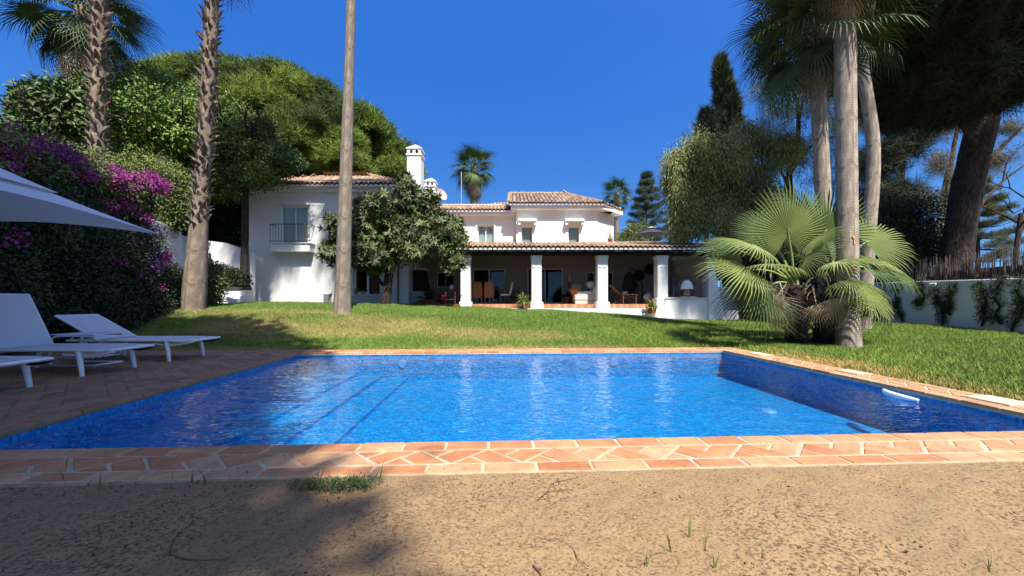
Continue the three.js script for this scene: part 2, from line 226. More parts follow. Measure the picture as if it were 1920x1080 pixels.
function tileGeo(poly, y, th, r) { // slab with a worn edge, in scene coordinates
  if (area(poly) < 0) poly = poly.slice().reverse(); let inn = inset(poly, 0.006); const n = poly.length, cx = poly.reduce((s, p) => s + p[0] / n, 0), cy = poly.reduce((s, p) => s + p[1] / n, 0); if (inn.length !== n) inn = poly.map((p) => [lerp(p[0], cx, 0.08), lerp(p[1], cy, 0.08)]);
  const tl = [rr(-0.0015, 0.0015, r), rr(-0.002, 0.002, r), rr(-0.002, 0.002, r)], yy = (q) => y + tl[0] + tl[1] * (q[0] - poly[0][0]) * 4 + tl[2] * (q[1] - poly[0][1]) * 4, b = new GB(), du = r() * 7;
  const P = (q, h) => { const w = pw(q[0], q[1]); return b.v(w.x, h, w.z, q[0] + du, q[1] + du); };
  const top = inn.map((q) => P(q, yy(q))); for (let i = 1; i < n - 1; i++) b.t(top[0], top[i], top[i + 1]);
  for (let i = 0; i < n; i++) { const k = (i + 1) % n, a = P(inn[i], yy(inn[i])), c = P(inn[k], yy(inn[k])), e = P(poly[k], yy(poly[k]) - 0.004), f = P(poly[i], yy(poly[i]) - 0.004); b.q(a, f, e, c); const g = P(poly[i], y - th), h = P(poly[k], y - th), f2 = P(poly[i], yy(poly[i]) - 0.004), e2 = P(poly[k], yy(poly[k]) - 0.004); b.q(f2, g, h, e2); }
  return b.geo(true);
}
const rowU = (u0, u1, v0, v1, len, r) => { const o = []; let u = u0; while (u < u1 - 0.05) { let e = Math.min(u1, u + len * rr(0.95, 1.05, r)); if (u1 - e < 0.1) e = u1; const k = rr(-0.012, 0.012, r); o.push([[u, v0], [e, v0], [e, v1], [u, v1]].map((q) => q.slice())); u = e; } return o; };
const rowV = (u0, u1, v0, v1, len, r) => rowU(v0, v1, u0, u1, len, r).map((p) => p.map(([a, b]) => [b, a]));
function herring(u0, u1, v0, v1, w) {
  const o = [], c = Math.SQRT1_2, n = Math.ceil(Math.max(u1 - u0, v1 - v0) / w * 1.6) + 4, um = u0, vm = v0;
  const add = (x, y, a, b) => { const p = clipPoly([[x, y], [x + a, y], [x + a, y + b], [x, y + b]].map(([s, t]) => [um + (s - t) * c * w, vm + (s + t) * c * w]), u0, u1, v0, v1); if (p.length > 2 && Math.abs(area(p)) > 0.0012) o.push(p); };
  for (let i = -n; i <= n; i++) for (let j = -n; j <= n; j++) { const x = i + 2 * j, y = i - 2 * j; add(x, y, 2, 1); add(x, y + 1, 1, 2); }
  return o;
}
function pave(name, label, polys, y, mats, joint, seed, lim, dist, dust) {
  const r = rng(seed), g = tag(new THREE.Group(), label, null, null, 'structure'); g.name = numbered(name); scene.add(g);
  const rest = []; let made = 0;
  if (dist) polys.sort((a, b) => dist(a) - dist(b));
  for (const p of polys) { const q = inset(p, joint * rr(0.4, 0.62, r)); if (q.length < 3) continue; const k = tileGeo(q, y, 0.03, r); if (!k) continue; const ms = dust && r() < sst(3, 8, q[0][0]) ? mDusty : mats; if (made++ < lim) part(g, 'tile', k, ms[Math.floor(r() * r() * ms.length)]); else rest.push(k); }
  if (rest.length) tag(part(g, 'tile', merge(rest), mats[0]), null, null, null, 'stuff');
  return g;
}
{
  const r = rng(77), a = 0.135, c = CW - 0.125;
  const near = [...rowU(-CW, PW + CW, -a, 0.025, 0.29, r), ...herring(-CW, PW + CW, -c, -a, 0.15), ...rowU(-CW, PW + CW, -CW, -c, 0.31, r)];
  const gN = pave('pool_coping', null, near, 0.0, mTiles, 0.02, 5, 300, null, true);
  part(gN, 'mortar_bed', poolBox(-CW, PW + CW, -CW, 0.012, -0.05, -0.0055), mGrout);
  const far = [...rowU(-0.025, PW + 0.025, PL - 0.025, PL + a, 0.29, r), ...herring(-0.02, PW + CW, PL + a, PL + c, 0.15), ...rowU(-0.02, PW + CW, PL + c, PL + CW, 0.31, r)];
  const gF = pave('pool_coping', null, far, 0.0, mTiles, 0.02, 6, 300); part(gF, 'mortar_bed', poolBox(-0.02, PW + CW, PL - 0.012, PL + CW, -0.05, -0.0055), mGrout);
  const right = [...rowV(PW - 0.025, PW + a, 0.03, PL - 0.03, 0.29, r), ...herring(PW + a, PW + c, 0.005, PL + a, 0.15), ...rowV(PW + c, PW + CW, 0.005, PL + a, 0.31, r)];
  const gR = pave('pool_coping', null, right, 0.0, mTiles.slice(0, 5), 0.02, 7, 300, null, true); part(gR, 'mortar_bed', poolBox(PW - 0.012, PW + CW, 0.014, PL - 0.014, -0.05, -0.0055), mGrout);
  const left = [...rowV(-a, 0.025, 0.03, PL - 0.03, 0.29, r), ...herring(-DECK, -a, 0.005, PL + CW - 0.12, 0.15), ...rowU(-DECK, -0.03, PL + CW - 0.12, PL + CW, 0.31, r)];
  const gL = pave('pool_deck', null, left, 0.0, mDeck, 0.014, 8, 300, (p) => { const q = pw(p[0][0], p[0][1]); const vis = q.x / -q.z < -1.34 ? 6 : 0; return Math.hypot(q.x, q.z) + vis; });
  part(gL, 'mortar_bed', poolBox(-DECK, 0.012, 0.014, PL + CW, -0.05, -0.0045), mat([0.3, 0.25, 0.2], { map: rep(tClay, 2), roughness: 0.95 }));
}
{ // pale lids let into the right-hand coping
  const mL = clay([0.82, 0.74, 0.58]);
  const lid = (v, w, l, label) => { const p = pw(PW + 0.3, v, 0.004), t = thing('skimmer_lid', label, 'pool lid', p, null, YAW); const g = planar(new RoundedBoxGeometry(w, 0.02, l, 1, 0.006)); part(t, 'plate', g, mL); part(t, 'rim', planar(new RoundedBoxGeometry(w + 0.03, 0.014, l + 0.03, 1, 0.005)), mGrout); };
  lid(0.82, 0.27, 0.34, 'pale square skimmer lid set in the right coping, closest to the near corner'); lid(2.3, 0.2, 0.3, 'pale narrow lid halfway along the right coping'); lid(4.1, 0.22, 0.34, 'pale lid in the right coping near the far corner of the pool');
  const fl = thing('pool_float', 'white and blue plastic float lying on the water by the right pool wall', 'float', pw(PW - 0.22, 1.28, WL), null, YAW + 1.3);
  part(fl, 'rim', sweep(curve([[-0.24, 0.03, 0.03], [-0.12, 0.032, -0.03], [0, 0.03, -0.045], [0.12, 0.032, -0.03], [0.24, 0.03, 0.03]].map((a) => new V3(...a)), 16), (t) => 0.03 * Math.pow(Math.sin(PI * clamp(t, 0.04, 0.96)), 0.35), 10), mPlastic);
  part(fl, 'body', sweep([[-0.22, 0.0, 0.03], [0, 0.0, -0.03], [0.22, 0.0, 0.03]].map((a) => new V3(...a)), [0.02, 0.04, 0.02], 10), mat([0.15, 0.35, 0.8], { roughness: 0.4 }));
}
// ---------- the house ----------
const hr = rng(404);
const villa = thing('villa', 'white two-storey villa with clay-tiled roofs and a columned porch facing the pool', 'house', new V3(-2, 0.6, -17.5));
const vp = (name, geo, m) => part(villa, name, geo, m, true);
function tileShape(rad = 0.1, len = 0.44, open = true) {
  const b = new GB(), n = 7;
  for (let k = 0; k < 2; k++) for (let j = 0; j <= n; j++) { const a = PI * j / n, r = k ? rad * 0.84 : rad; b.v(-Math.cos(a) * r, k * len, Math.sin(a) * r * 0.92, j / n * 0.3, k * len); }
  for (let j = 0; j < n; j++) b.q(j, j + 1, j + n + 2, j + n + 1);
  for (let j = 0; j <= n; j++) { const a = PI * j / n; b.v(-Math.cos(a) * rad, 0, Math.sin(a) * rad * 0.92, 0, 0); b.v(-Math.cos(a) * (rad - 0.018), 0.002, Math.sin(a) * (rad - 0.018) * 0.92, 0.02, 0); }
  const s = 2 * (n + 1); for (let j = 0; j < n; j++) b.q(s + 2 * j, s + 2 * j + 2, s + 2 * j + 3, s + 2 * j + 1);
  return b.geo();
}
const gTile = tileShape();
const capDisc = (() => { const g = new THREE.CircleGeometry(0.082, 10, 0, PI); g.rotateX(PI / 2); g.scale(1, 1, 0.92); return g; })();
function tiledRoof(roof, EL, ER, RL, RR, o) {
  const W = EL.distanceTo(ER), e = ER.clone().sub(EL).normalize(), up = RL.clone().sub(EL), f = up.clone().addScaledVector(e, -up.dot(e)), L = f.length(); f.normalize();
  const n = e.clone().cross(f); const xl = up.dot(e) / L, xr = RR.clone().sub(ER).dot(e) / L, sp = o.sp || 0.215, row = 0.36, all = [];
  const gb = new GB(); gb.q(...[EL, ER, RR, RL].map((p) => gb.v(...p.clone().addScaledVector(n, -0.02).toArray(), p.x, p.z))); const base = merge([gb.geo(true)]);
  for (let i = 0; i < W / sp; i++) for (let k = 0; k * row < L; k++) { const s = (i + 0.5) * sp, t = k * row; if (s < xl * t - 0.02 || s > W + xr * t + 0.02) continue; all.push([s, t, k]); }
  const M = (s, t, k) => { const j = (a) => (hr() - 0.5) * a; const p = EL.clone().addScaledVector(e, s + j(0.014)).addScaledVector(f, t - 0.05 + j(0.03)).addScaledVector(n, 0.012 + j(0.01)); const m = new THREE.Matrix4().makeBasis(e.clone().addScaledVector(f, j(0.06)).normalize(), f.clone().addScaledVector(n, 0.05 + j(0.03)).normalize(), n); m.setPosition(p.sub(villa.position)); return m; };
  const own = all.filter((a) => a[2] < (o.own ?? 1)), rest = all.filter((a) => a[2] >= (o.own ?? 1));
  for (const a of own) { const t = part(roof, 'tile', gTile, o.mats[Math.floor(hr() * o.mats.length)]); M(...a).decompose(t.position, t.quaternion, t.scale); t.position.sub(roof.position); }
  if (rest.length) { const im = shade(new THREE.InstancedMesh(gTile, mRoofInst, rest.length)); rest.forEach((a, i) => { im.setMatrixAt(i, M(...a)); im.setColorAt(i, o.mats[Math.floor(hr() * o.mats.length)].color); }); im.name = 'tile'; roof.add(tag(im, null, null, null, 'stuff')); }
  if (o.plug) { const gs = []; for (let i = 0; i < W / sp; i++) { const p = EL.clone().addScaledVector(e, (i + 0.5) * sp).addScaledVector(f, -0.045); const q = gTile.clone(); q.scale(0.95, 0.3, 0.95); q.applyMatrix4(new THREE.Matrix4().makeBasis(e, f, n).setPosition(p.clone().addScaledVector(n, -0.085).addScaledVector(f, o.plugOut ?? 0))); gs.push(q); const c = capDisc.clone(); c.applyMatrix4(new THREE.Matrix4().makeBasis(e, f, n).setPosition(p.clone().addScaledVector(n, -0.085).addScaledVector(f, (o.plugOut ?? -0.06) + 0.002))); gs.push(c); } part(roof, 'whitewashed_tile_end', merge(gs), mWhite, true); }
  return base;
}
function roofPart(quads, o) { const m = mat([0.16, 0.1, 0.07], { roughness: 1 }), g = new THREE.BufferGeometry(), roof = part(villa, 'roof', new THREE.BoxGeometry(0.01, 0.01, 0.01), m); const b = quads.map((q) => tiledRoof(roof, ...q.slice(0, 4), { ...o, ...(q[4] || {}) })); roof.geometry = merge(b); roof.geometry.translate(2, -0.6, 17.5); return roof; }
function ridge(roof, a, b, m) { const n = Math.max(1, Math.round(a.distanceTo(b) / 0.36)), d = b.clone().sub(a).normalize(), s = d.clone().cross(new V3(0, 1, 0)).normalize(), u = s.clone().cross(d), gs = []; for (let i = 0; i < n; i++) { const g = gTile.clone(); g.scale(1.15, 1, 1); g.applyMatrix4(new THREE.Matrix4().makeBasis(s, d, u).setPosition(a.clone().lerp(b, i / n).addScaledVector(u, 0.02 + hr() * 0.01))); gs.push(g); } part(roof, 'ridge_tile', merge(gs), m, true); }
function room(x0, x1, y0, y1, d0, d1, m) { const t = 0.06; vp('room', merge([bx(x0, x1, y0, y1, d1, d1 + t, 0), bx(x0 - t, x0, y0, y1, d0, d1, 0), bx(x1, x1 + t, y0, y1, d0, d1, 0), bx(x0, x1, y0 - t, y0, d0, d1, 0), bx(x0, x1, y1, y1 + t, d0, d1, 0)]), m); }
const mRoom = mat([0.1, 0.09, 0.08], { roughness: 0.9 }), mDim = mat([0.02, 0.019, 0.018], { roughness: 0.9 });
function glazed(kind, x0, x1, y0, y1, d, cols, o = {}) { // frame with mullions; each pane its own piece
  const f = o.f ?? 0.06, gs = [bx(x0, x0 + f, y0, y1, d, d + 0.06, 0.006), bx(x1 - f, x1, y0, y1, d, d + 0.06, 0.006), bx(x0 + f, x1 - f, y1 - f, y1, d, d + 0.06, 0.006), bx(x0 + f, x1 - f, y0, y0 + f, d, d + 0.06, 0.006)], w = (x1 - x0 - 2 * f) / cols;
  for (let i = 1; i < cols; i++) gs.push(bx(x0 + f + i * w - f / 2, x0 + f + i * w + f / 2, y0 + f, y1 - f, d - 0.004, d + 0.062, 0.006));
  const win = vp(kind, merge(gs), o.mat || mWhite);
  for (let i = 0; i < cols; i++) part(win, 'pane', bx(x0 + f + i * w, x0 + f + (i + 1) * w, y0 + f, y1 - f, d + 0.028, d + 0.032, 0), mGlass, true);
  if (o.curtain) { const n = 60, b = new GB(); for (let i = 0; i <= n; i++) { const x = lerp(x0 + f, x1 - f, i / n), z = -(d + 0.1 + 0.02 * Math.sin(i * 1.7) + 0.015 * Math.sin(i * 0.63)); b.v(x, y0, z, i / n, 0); b.v(x, y1, z, i / n, 1); } for (let i = 0; i < n; i++) b.q(2 * i, 2 * i + 2, 2 * i + 3, 2 * i + 1); part(win, 'curtain', b.geo(), o.curtainMat || mCurtain, true); }
  if (o.sill) part(win, 'sill', bx(x0 - 0.06, x1 + 0.06, y0 - 0.07, y0, d - 0.2, d + 0.05, 0.01), mWhite, true);
  return win;
}
{ // left wing
  const d = 17.3, x0 = XX(463, d), x1 = XX(743, d), yT = 5.92, yb = 0.55;
  const bw = [XX(525, d), XX(577, d), YY(459, d), YY(386, d)], gw = [XX(662, d), XX(712, d), YY(551, d), YY(497, d)];
  vp('wall', holed(x0, x1, yb, yT, [bw, gw], d, 0.28), mWall);
  vp('wall', merge([bx(x0, x0 + 0.28, yb, yT, d + 0.28, 24, 0), bx(x1 - 0.28, x1, yb, yT, d + 0.28, 24, 0), bx(x0 + 0.28, x1 - 0.28, yb, yT, 23.7, 24, 0), bx(x0 + 0.28, x1 - 0.28, yT - 0.2, yT - 0.003, d + 0.28, 23.7, 0)]), mWall);
  vp('cornice', merge([bx(x0 - 0.16, x1 + 0.16, 5.86, 6.02, d - 0.2, d + 0.3), bx(x0 - 0.3, x1 + 0.3, 6.023, 6.12, d - 0.34, d + 0.3)]), mWall);
  const E = 6.13, de = d - 0.42, eL = x0 - 0.36, eR = x1 + 0.36, dr = 20.6, yr = 7.62, rl = x0 + 1.9, rR = x1 - 2.3, q = (x, y, dd) => new V3(x, y, -dd);
  const rf = roofPart([[q(eL, E, de), q(eR, E, de), q(rl, yr, dr), q(rR, yr, dr), { own: 2, plug: true }], [q(eR, E, de), q(eR, E, 24.3), q(rR, yr, dr), q(rR + 0.02, yr, dr), { own: 0 }], [q(eL, E, 24.3), q(eL, E, de), q(rl, yr, dr), q(rl + 0.02, yr, dr), { own: 0 }], [q(eR, E, 24.3), q(eL, E, 24.3), q(rR, yr, dr), q(rl, yr, dr), { own: 0 }]], { mats: mRoofTiles });
  ridge(rf, q(rl, yr, dr), q(rR, yr, dr), mRoofTiles[3]); ridge(rf, q(eL, E, de), q(rl, yr, dr), mRoofTiles[1]); ridge(rf, q(eR, E, de), q(rR, yr, dr), mRoofTiles[0]);
  // french window with balcony
  room(bw[0], bw[1], bw[2], bw[3], d + 0.28, d + 1.6, mRoom);
  glazed('window', bw[0], bw[1], bw[2], bw[3], d + 0.14, 2, { curtain: true });
  vp('window_hood', bx(bw[0] - 0.12, bw[1] + 0.12, bw[3] + 0.02, bw[3] + 0.12, d - 0.14, d), mWall);
  const bl = XX(506, d - 0.45), br = XX(580, d - 0.45), by = YY(459, d);
  vp('balcony_slab', merge([bx(bl, br, by - 0.36, by - 0.01, d - 0.42, d - 0.002), bx(bl - 0.05, br + 0.05, by - 0.008, by + 0.03, d - 0.47, d - 0.002)]), mWall);
  const mRail = mat([0.13, 0.1, 0.085], { roughness: 0.6 }), rt = YY(420, d - 0.45), z = -(d - 0.43), rl2 = vp('balcony_railing', merge([rod(new V3(bl, rt, z), new V3(br, rt, z), 0.018), rod(new V3(bl, rt, z), new V3(bl, rt, -d), 0.016), rod(new V3(br, rt, z), new V3(br, rt, -d), 0.016), rod(new V3(bl, by + 0.1, z), new V3(br, by + 0.1, z), 0.012), rod(new V3(bl, by + 0.03, z), new V3(bl, rt, z), 0.012)]), mRail);
  for (let i = 0; i <= 14; i++) { const x = lerp(bl, br, i / 14); part(rl2, 'baluster', rod(new V3(x, by + 0.03, z), new V3(x, rt, z), 0.008, 6), mRail, true); }
  // ground-floor window
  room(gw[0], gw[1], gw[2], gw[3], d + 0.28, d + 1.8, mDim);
  glazed('window', gw[0], gw[0] + 0.68, gw[2], gw[3], d + 0.1, 1, { f: 0.1 }); 
  vp('open_shutter', bx(gw[0] + 0.72, gw[1] - 0.02, gw[2] + 0.02, gw[3] - 0.02, d + 0.14, d + 0.2), mat([0.1, 0.025, 0.02], { roughness: 0.7 }));
  vp('window_hood', bx(gw[0] - 0.1, gw[1] + 0.1, gw[3] + 0.1, gw[3] + 0.17, d - 0.2, d), mWall);
  vp('window_ledge', merge([bx(gw[0] - 0.12, gw[1] + 0.12, gw[2] - 0.1, gw[2] - 0.02, d - 0.28, d), bx(gw[0] - 0.06, gw[1] + 0.06, 0.5, gw[2] - 0.103, d - 0.2, d)]), mWall);
  const vent = vp('vent_grille', bx(XX(607, d), XX(622, d), YY(568, d), YY(551, d), d - 0.04, d), mat([0.22, 0.22, 0.21]));
  for (let i = 0; i < 6; i++) part(vent, 'slat', bx(XX(608, d), XX(621, d), YY(566 - i * 2.5, d), YY(564.8 - i * 2.5, d), d - 0.055, d - 0.04, 0), mat([0.3, 0.3, 0.29]), true);
}
{ // upper storeys
  const d1 = 21.7, d2 = 21.2, xa = -5.4, xb = XX(968, d2), xc = XX(1120, d2), q = (x, y, dd) => new V3(x, y, -dd);
  const w1 = [XX(895, d1), XX(926, d1), YY(457, d1), YY(422, d1)], w2 = [XX(978, d2), XX(998, d2), YY(457, d2), YY(425, d2)], w3 = [XX(1066, d2), XX(1086, d2), YY(457, d2), YY(425, d2)];
  vp('wall', holed(xa, xb + 0.1, 3.6, 5.95, [w1], d1, 0.28), mWall);
  vp('wall', holed(xb, xc, 3.6, 6.16, [w2, w3], d2, 0.28), mWall);
  const L = 1.75, c = Math.SQRT1_2, cx = xc + L * c, cd = d2 + L * c; // splayed corner
  { const g = new THREE.BoxGeometry(L, 2.56, 0.28); g.translate(L / 2, 4.88, -0.14); const h = planar(g); h.rotateY(PI / 4); h.translate(xc, 0, -d2); vp('wall', h, mWall); }
  vp('wall', merge([bx(cx - 0.28, cx, 3.6, 6.16, cd + 0.1, 29, 0), bx(xb + 0.003, xb + 0.28, 3.6, 6.16, d2 + 0.28, 29, 0), bx(xa, cx, 3.6, 6.1, 29, 29.2, 0), bx(xb + 0.28, cx - 0.28, 6.0, 6.09, d2 + 0.28, 29, 0), bx(xa, xb, 5.75, 5.85, d1 + 0.28, 29, 0)]), mWall);
  // eaves: cornice bands
  vp('cornice', merge([bx(xa, xb - 0.02, 5.78, 5.98, d1 - 0.36, d1 + 0.1)]), mSoffit);
  { const g = new THREE.BoxGeometry(L + 0.5, 0.2, 0.5); g.translate(L / 2 + 0.08, 6.1, 0.16); const h = planar(g); h.rotateY(PI / 4); h.translate(xc, 0, -d2); vp('cornice', merge([bx(xb - 0.3, xc + 0.12, 6.003, 6.2, d2 - 0.38, d2 + 0.1), h]), mSoffit); }
  // roofs
  const e1 = 6.02, e2 = 6.26, da = d1 - 0.48, db = d2 - 0.5;
  const r1 = roofPart([[q(xa, e1, da), q(xb - 0.04, e1, da), q(xa, 7.1, 24.6), q(xb - 0.04, 7.1, 24.6), { own: 1, plug: true }]], { mats: mRoofTiles });
  vp('parapet', bx(xa - 2, xb - 0.9, 6.75, 7.22, 24.6, 24.9), mWall);
  const r1b = roofPart([[q(-2.6, 7.05, 25.1), q(xb - 0.5, 7.05, 25.1), q(-0.9, 8.0, 27.6), q(xb - 0.5, 8.0, 27.6), { own: 0 }]], { mats: mRoofTiles });
  const yr = 8.1, dr = 25.4, xl = xb - 0.42, xr = XX(1060, dr), ec = [cx + 0.42, cd - 0.05];
  const r2 = roofPart([[q(xl, e2, db), q(xc + 0.2, e2, db), q(xl, yr, dr), q(xr, yr, dr), { own: 1, plug: true }], [q(xc + 0.2, e2, db), q(ec[0], e2, ec[1]), q(xr, yr, dr), q(xr + 0.02, yr, dr + 0.02), { own: 0, plug: true }], [q(ec[0], e2, ec[1]), q(ec[0], e2, 29.5), q(xr + 0.02, yr, dr), q(xr + 0.02, yr, dr + 0.6), { own: 0 }]], { mats: mRoofGrey });
  ridge(r2, q(xl, yr, dr), q(xr, yr, dr), mRoofTiles[3]); ridge(r2, q(xc + 0.2, e2 + 0.05, db), q(xr, yr, dr), mRoofGrey[1]); ridge(r2, q(ec[0], e2 + 0.05, ec[1]), q(xr, yr, dr), mRoofTiles[3]); ridge(r2, q(xl, e2 + 0.04, db), q(xl, yr, dr), mRoofTiles[3]);
  vp('roof_gable', (() => { const b = new GB(); b.t(b.v(xl, e2 - 0.06, -db), b.v(xl, yr - 0.03, -dr), b.v(xl, e2 - 0.06, -dr - 2)); return b.geo(); })(), mWall);
  const mBlind = mat([0.6, 0.64, 0.62]);
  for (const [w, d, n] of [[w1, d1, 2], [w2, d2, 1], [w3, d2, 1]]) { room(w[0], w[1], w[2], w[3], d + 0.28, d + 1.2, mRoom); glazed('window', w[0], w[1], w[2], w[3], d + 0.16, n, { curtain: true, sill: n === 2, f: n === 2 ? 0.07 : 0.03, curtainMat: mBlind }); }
  vp('window_surround', merge([bx(w1[0] - 0.1, w1[0], w1[2] - 0.05, w1[3] + 0.1, d1 - 0.05, d1), bx(w1[1], w1[1] + 0.1, w1[2] - 0.05, w1[3] + 0.1, d1 - 0.05, d1), bx(w1[0], w1[1], w1[3], w1[3] + 0.1, d1 - 0.047, d1)]), mWall);
  for (const w of [w2, w3]) { const b = (w[0] + w[1]) / 2, y = w[3] + 0.03; vp('window_hood', merge([bx(b - 0.52, b + 0.52, y + 0.2, y + 0.34, d2 - 0.36, d2), bx(b - 0.5, b - 0.36, y + 0.02, y + 0.197, d2 - 0.3, d2), bx(b + 0.36, b + 0.5, y + 0.02, y + 0.197, d2 - 0.3, d2)]), mWall); }
  // chimneys
  const chim = (px0, px1, pyT, pyB, d, capH) => { const x0 = XX(px0, d), x1 = XX(px1, d), w = x1 - x0, yt = YY(pyT, d), yb = YY(pyB, d), xm = (x0 + x1) / 2, pyr = w * 0.42;
    const y1 = yt - pyr, hole = w * 0.34; const ch = vp('chimney', merge([bx(x0, x1, yb, y1 - hole - 0.1, d, d + w, 0.015), bx(x0 - 0.05, x1 + 0.05, y1 - hole - 0.097, y1 - hole, d - 0.05, d + w + 0.05, 0.015), ...[0, 0.5, 1].flatMap((k) => [bx(lerp(x0, x1 - w * 0.2, k), lerp(x0 + w * 0.2, x1, k), y1 - hole - 0.002, y1, d + 0.003, d + w * 0.2, 0), bx(lerp(x0, x1 - w * 0.2, k), lerp(x0 + w * 0.2, x1, k), y1 - hole - 0.002, y1, d + w * 0.8, d + w - 0.003, 0)]), bx(x0 - 0.05, x1 + 0.05, y1 - 0.003, y1 + 0.06, d - 0.05, d + w + 0.05, 0.01)]), mWall);
    const g = new THREE.ConeGeometry(w * 0.76, pyr, 4, 1); g.rotateY(PI / 4); g.translate(xm, y1 + 0.06 + pyr / 2, -(d + w / 2)); part(ch, 'chimney_cap', planar(g), mWall, true); part(ch, 'flue', bx(x0 + w * 0.22, x1 - w * 0.22, y1 - hole, y1 - 0.01, d + w * 0.22, d + w * 0.78, 0), mDark, true); };
  chim(763, 789, 268, 385, 20.4); chim(796, 816, 332, 392, 23.5);
}
const FL = 0.85; // porch floor
{ // porch
  const d = 17.5, xl = -5.3, xR = 9.2, q = (x, y, dd) => new V3(x, y, -dd), dB = 22;
  const doors = [[XX(886, dB), XX(948, dB), FL, YY(504, dB)], [XX(989, dB), XX(1056, dB), FL, YY(503, dB)]], wn = [[XX(819, dB), XX(852, dB), YY(539, dB), YY(510, dB)], [XX(1100, dB), XX(1115, dB), FL, YY(510, dB)], [XX(1138, dB), XX(1150, dB), YY(545, dB), YY(510, dB)]];
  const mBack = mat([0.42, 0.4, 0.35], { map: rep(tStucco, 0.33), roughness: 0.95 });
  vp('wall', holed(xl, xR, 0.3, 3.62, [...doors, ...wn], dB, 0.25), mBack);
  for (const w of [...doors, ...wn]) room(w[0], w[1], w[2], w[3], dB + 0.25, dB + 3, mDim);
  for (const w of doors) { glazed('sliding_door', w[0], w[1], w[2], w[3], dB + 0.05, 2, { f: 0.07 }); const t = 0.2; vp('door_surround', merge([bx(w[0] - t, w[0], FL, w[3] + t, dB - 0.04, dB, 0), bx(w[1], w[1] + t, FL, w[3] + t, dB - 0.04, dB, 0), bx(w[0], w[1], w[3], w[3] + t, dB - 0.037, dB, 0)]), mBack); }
  for (const w of wn) glazed('window', w[0], w[1], w[2], w[3], dB + 0.05, w[1] - w[0] > 0.8 ? 2 : 1, { f: 0.05 });
  vp('wall', merge([bx(xR, xR + 0.25, 0, 3.3, d + 0.6, dB, 0)]), mWall);
  vp('porch_floor', bx(xl, xR, 0.2, FL - 0.003, d + 0.22, dB, 0), mTiles[2]);
  const edge = vp('porch_step', bx(-2.4, 6.85, 0.45, FL - 0.02, d + 0.05, d + 0.218, 0), mGrout);
  for (let i = 0; i < 62; i++) { const x = -2.4 + i * 0.149; part(edge, 'brick', bx(x + 0.005, x + 0.144, FL - 0.19, FL, d + 0.03, d + 0.22, 0.006), mTiles[(i * 7 + (i >> 2)) % 3], true); }
  vp('plinth', merge([bx(-2.75, 6.5, -0.2, 0.655, d - 0.32, d + 0.05), bx(-5.1, -2.75, -0.2, 0.63, d - 0.05, d + 0.22)]), mWall);
  vp('entrance_step', merge([bx(XX(1205, 17), XX(1241, 17), -0.1, 0.22, d - 0.95, d - 0.323), bx(XX(1207, 17), XX(1232, 17), 0.223, 0.44, d - 0.6, d - 0.323)]), mWall);
  for (const [px, w] of [[873.5, 0.44], [1005.5, 0.46], [1128, 0.47], [1239, 0.48]]) { const x = XX(px, d); const base = px > 1200 ? -0.1 : 0.63; const col = vp('column', bx(x - w / 2, x + w / 2, base, 3.02, d - w / 2, d + w / 2, 0.03), mWall); part(col, 'column_base', bx(x - w / 2 - 0.07, x + w / 2 + 0.07, base, base + 0.32 + (px > 1200 ? 0.9 : 0), d - w / 2 - 0.07, d + w / 2 + 0.07, 0.04), mWall, true); part(col, 'column_capital', bx(x - w / 2 - 0.02, x + w / 2 + 0.02, 2.9, 3.04, d - w / 2 - 0.02, d + w / 2 + 0.02, 0.01), mWall, true); }
  { const x0 = XX(750, d), x1 = XX(765, d); vp('pier', bx(x0, x1, 0.5, 3.04, d - 0.15, d + 0.3, 0.02), mWall); }
  // dark timber: front beam, rafters, boards
  vp('beam', bx(xl, xR + 0.2, 3.043, 3.22, d - 0.14, d + 0.14), mBeam);
  for (let i = 0; i < 25; i++) { const x = xl + 0.2 + i * 0.6; if (x > xR) break; const g = new THREE.BoxGeometry(0.11, 0.14, 5.4); g.rotateX(0.185); g.translate(x, 3.72, -19.6); vp('rafter', planar(g), mBeam); }
  { const g = new THREE.BoxGeometry(xR - xl + 0.5, 0.05, 5.5); g.rotateX(0.185); g.translate((xl + xR) / 2 + 0.1, 3.83, -19.55); vp('roof_boards', planar(g), mBeam); }
  const e = 3.33, de = 16.85; const rf = roofPart([[q(xl, e, de), q(xR + 0.25, e, de), q(xl, 4.3, 21.98), q(xR + 0.25, 4.3, 21.98), { own: 2, plug: true }]], { mats: mRoofTiles, sp: 0.212 });
  // right-hand end: low wall, railing, sloping buttress
  const dw = 17.15, a = XX(1247, dw), b = XX(1336, dw), yt = YY(558, dw);
  vp('terrace_wall', merge([bx(a, b, -0.2, yt - 0.05, dw, dw + 0.28, 0.02), bx(a, b + 0.02, yt - 0.048, yt, dw - 0.04, dw + 0.32, 0.015)]), mWall);
  { const s = new THREE.Shape(), X = (p) => XX(p, dw), Y = (p) => YY(p, dw); s.moveTo(X(1328), -0.2); s.lineTo(X(1328), Y(512)); s.lineTo(X(1338), Y(512)); s.bezierCurveTo(X(1343), Y(535), X(1350), Y(570), X(1358), Y(608)); s.closePath(); const g = new THREE.ExtrudeGeometry(s, { depth: 0.5, bevelEnabled: true, bevelSize: 0.03, bevelThickness: 0.03, bevelSegments: 2, curveSegments: 10 }); g.translate(0, 0, -dw - 0.42); vp('buttress', planar(g), mWall); }
  vp('buttress', bx(XX(1358, dw), XX(1383, dw), -0.2, YY(582, dw), dw - 0.1, dw + 0.4, 0.05), mWall);
  const z = -(dw + 0.14), top = YY(520, dw), bot = yt + 0.06, xs = [1254, 1265, 1276, 1290, 1307, 1318, 1329].map((p) => XX(p, dw)), gs = [rod(new V3(a, top, z), new V3(b, top, z), 0.02), rod(new V3(a, bot, z), new V3(b, bot, z), 0.014)];
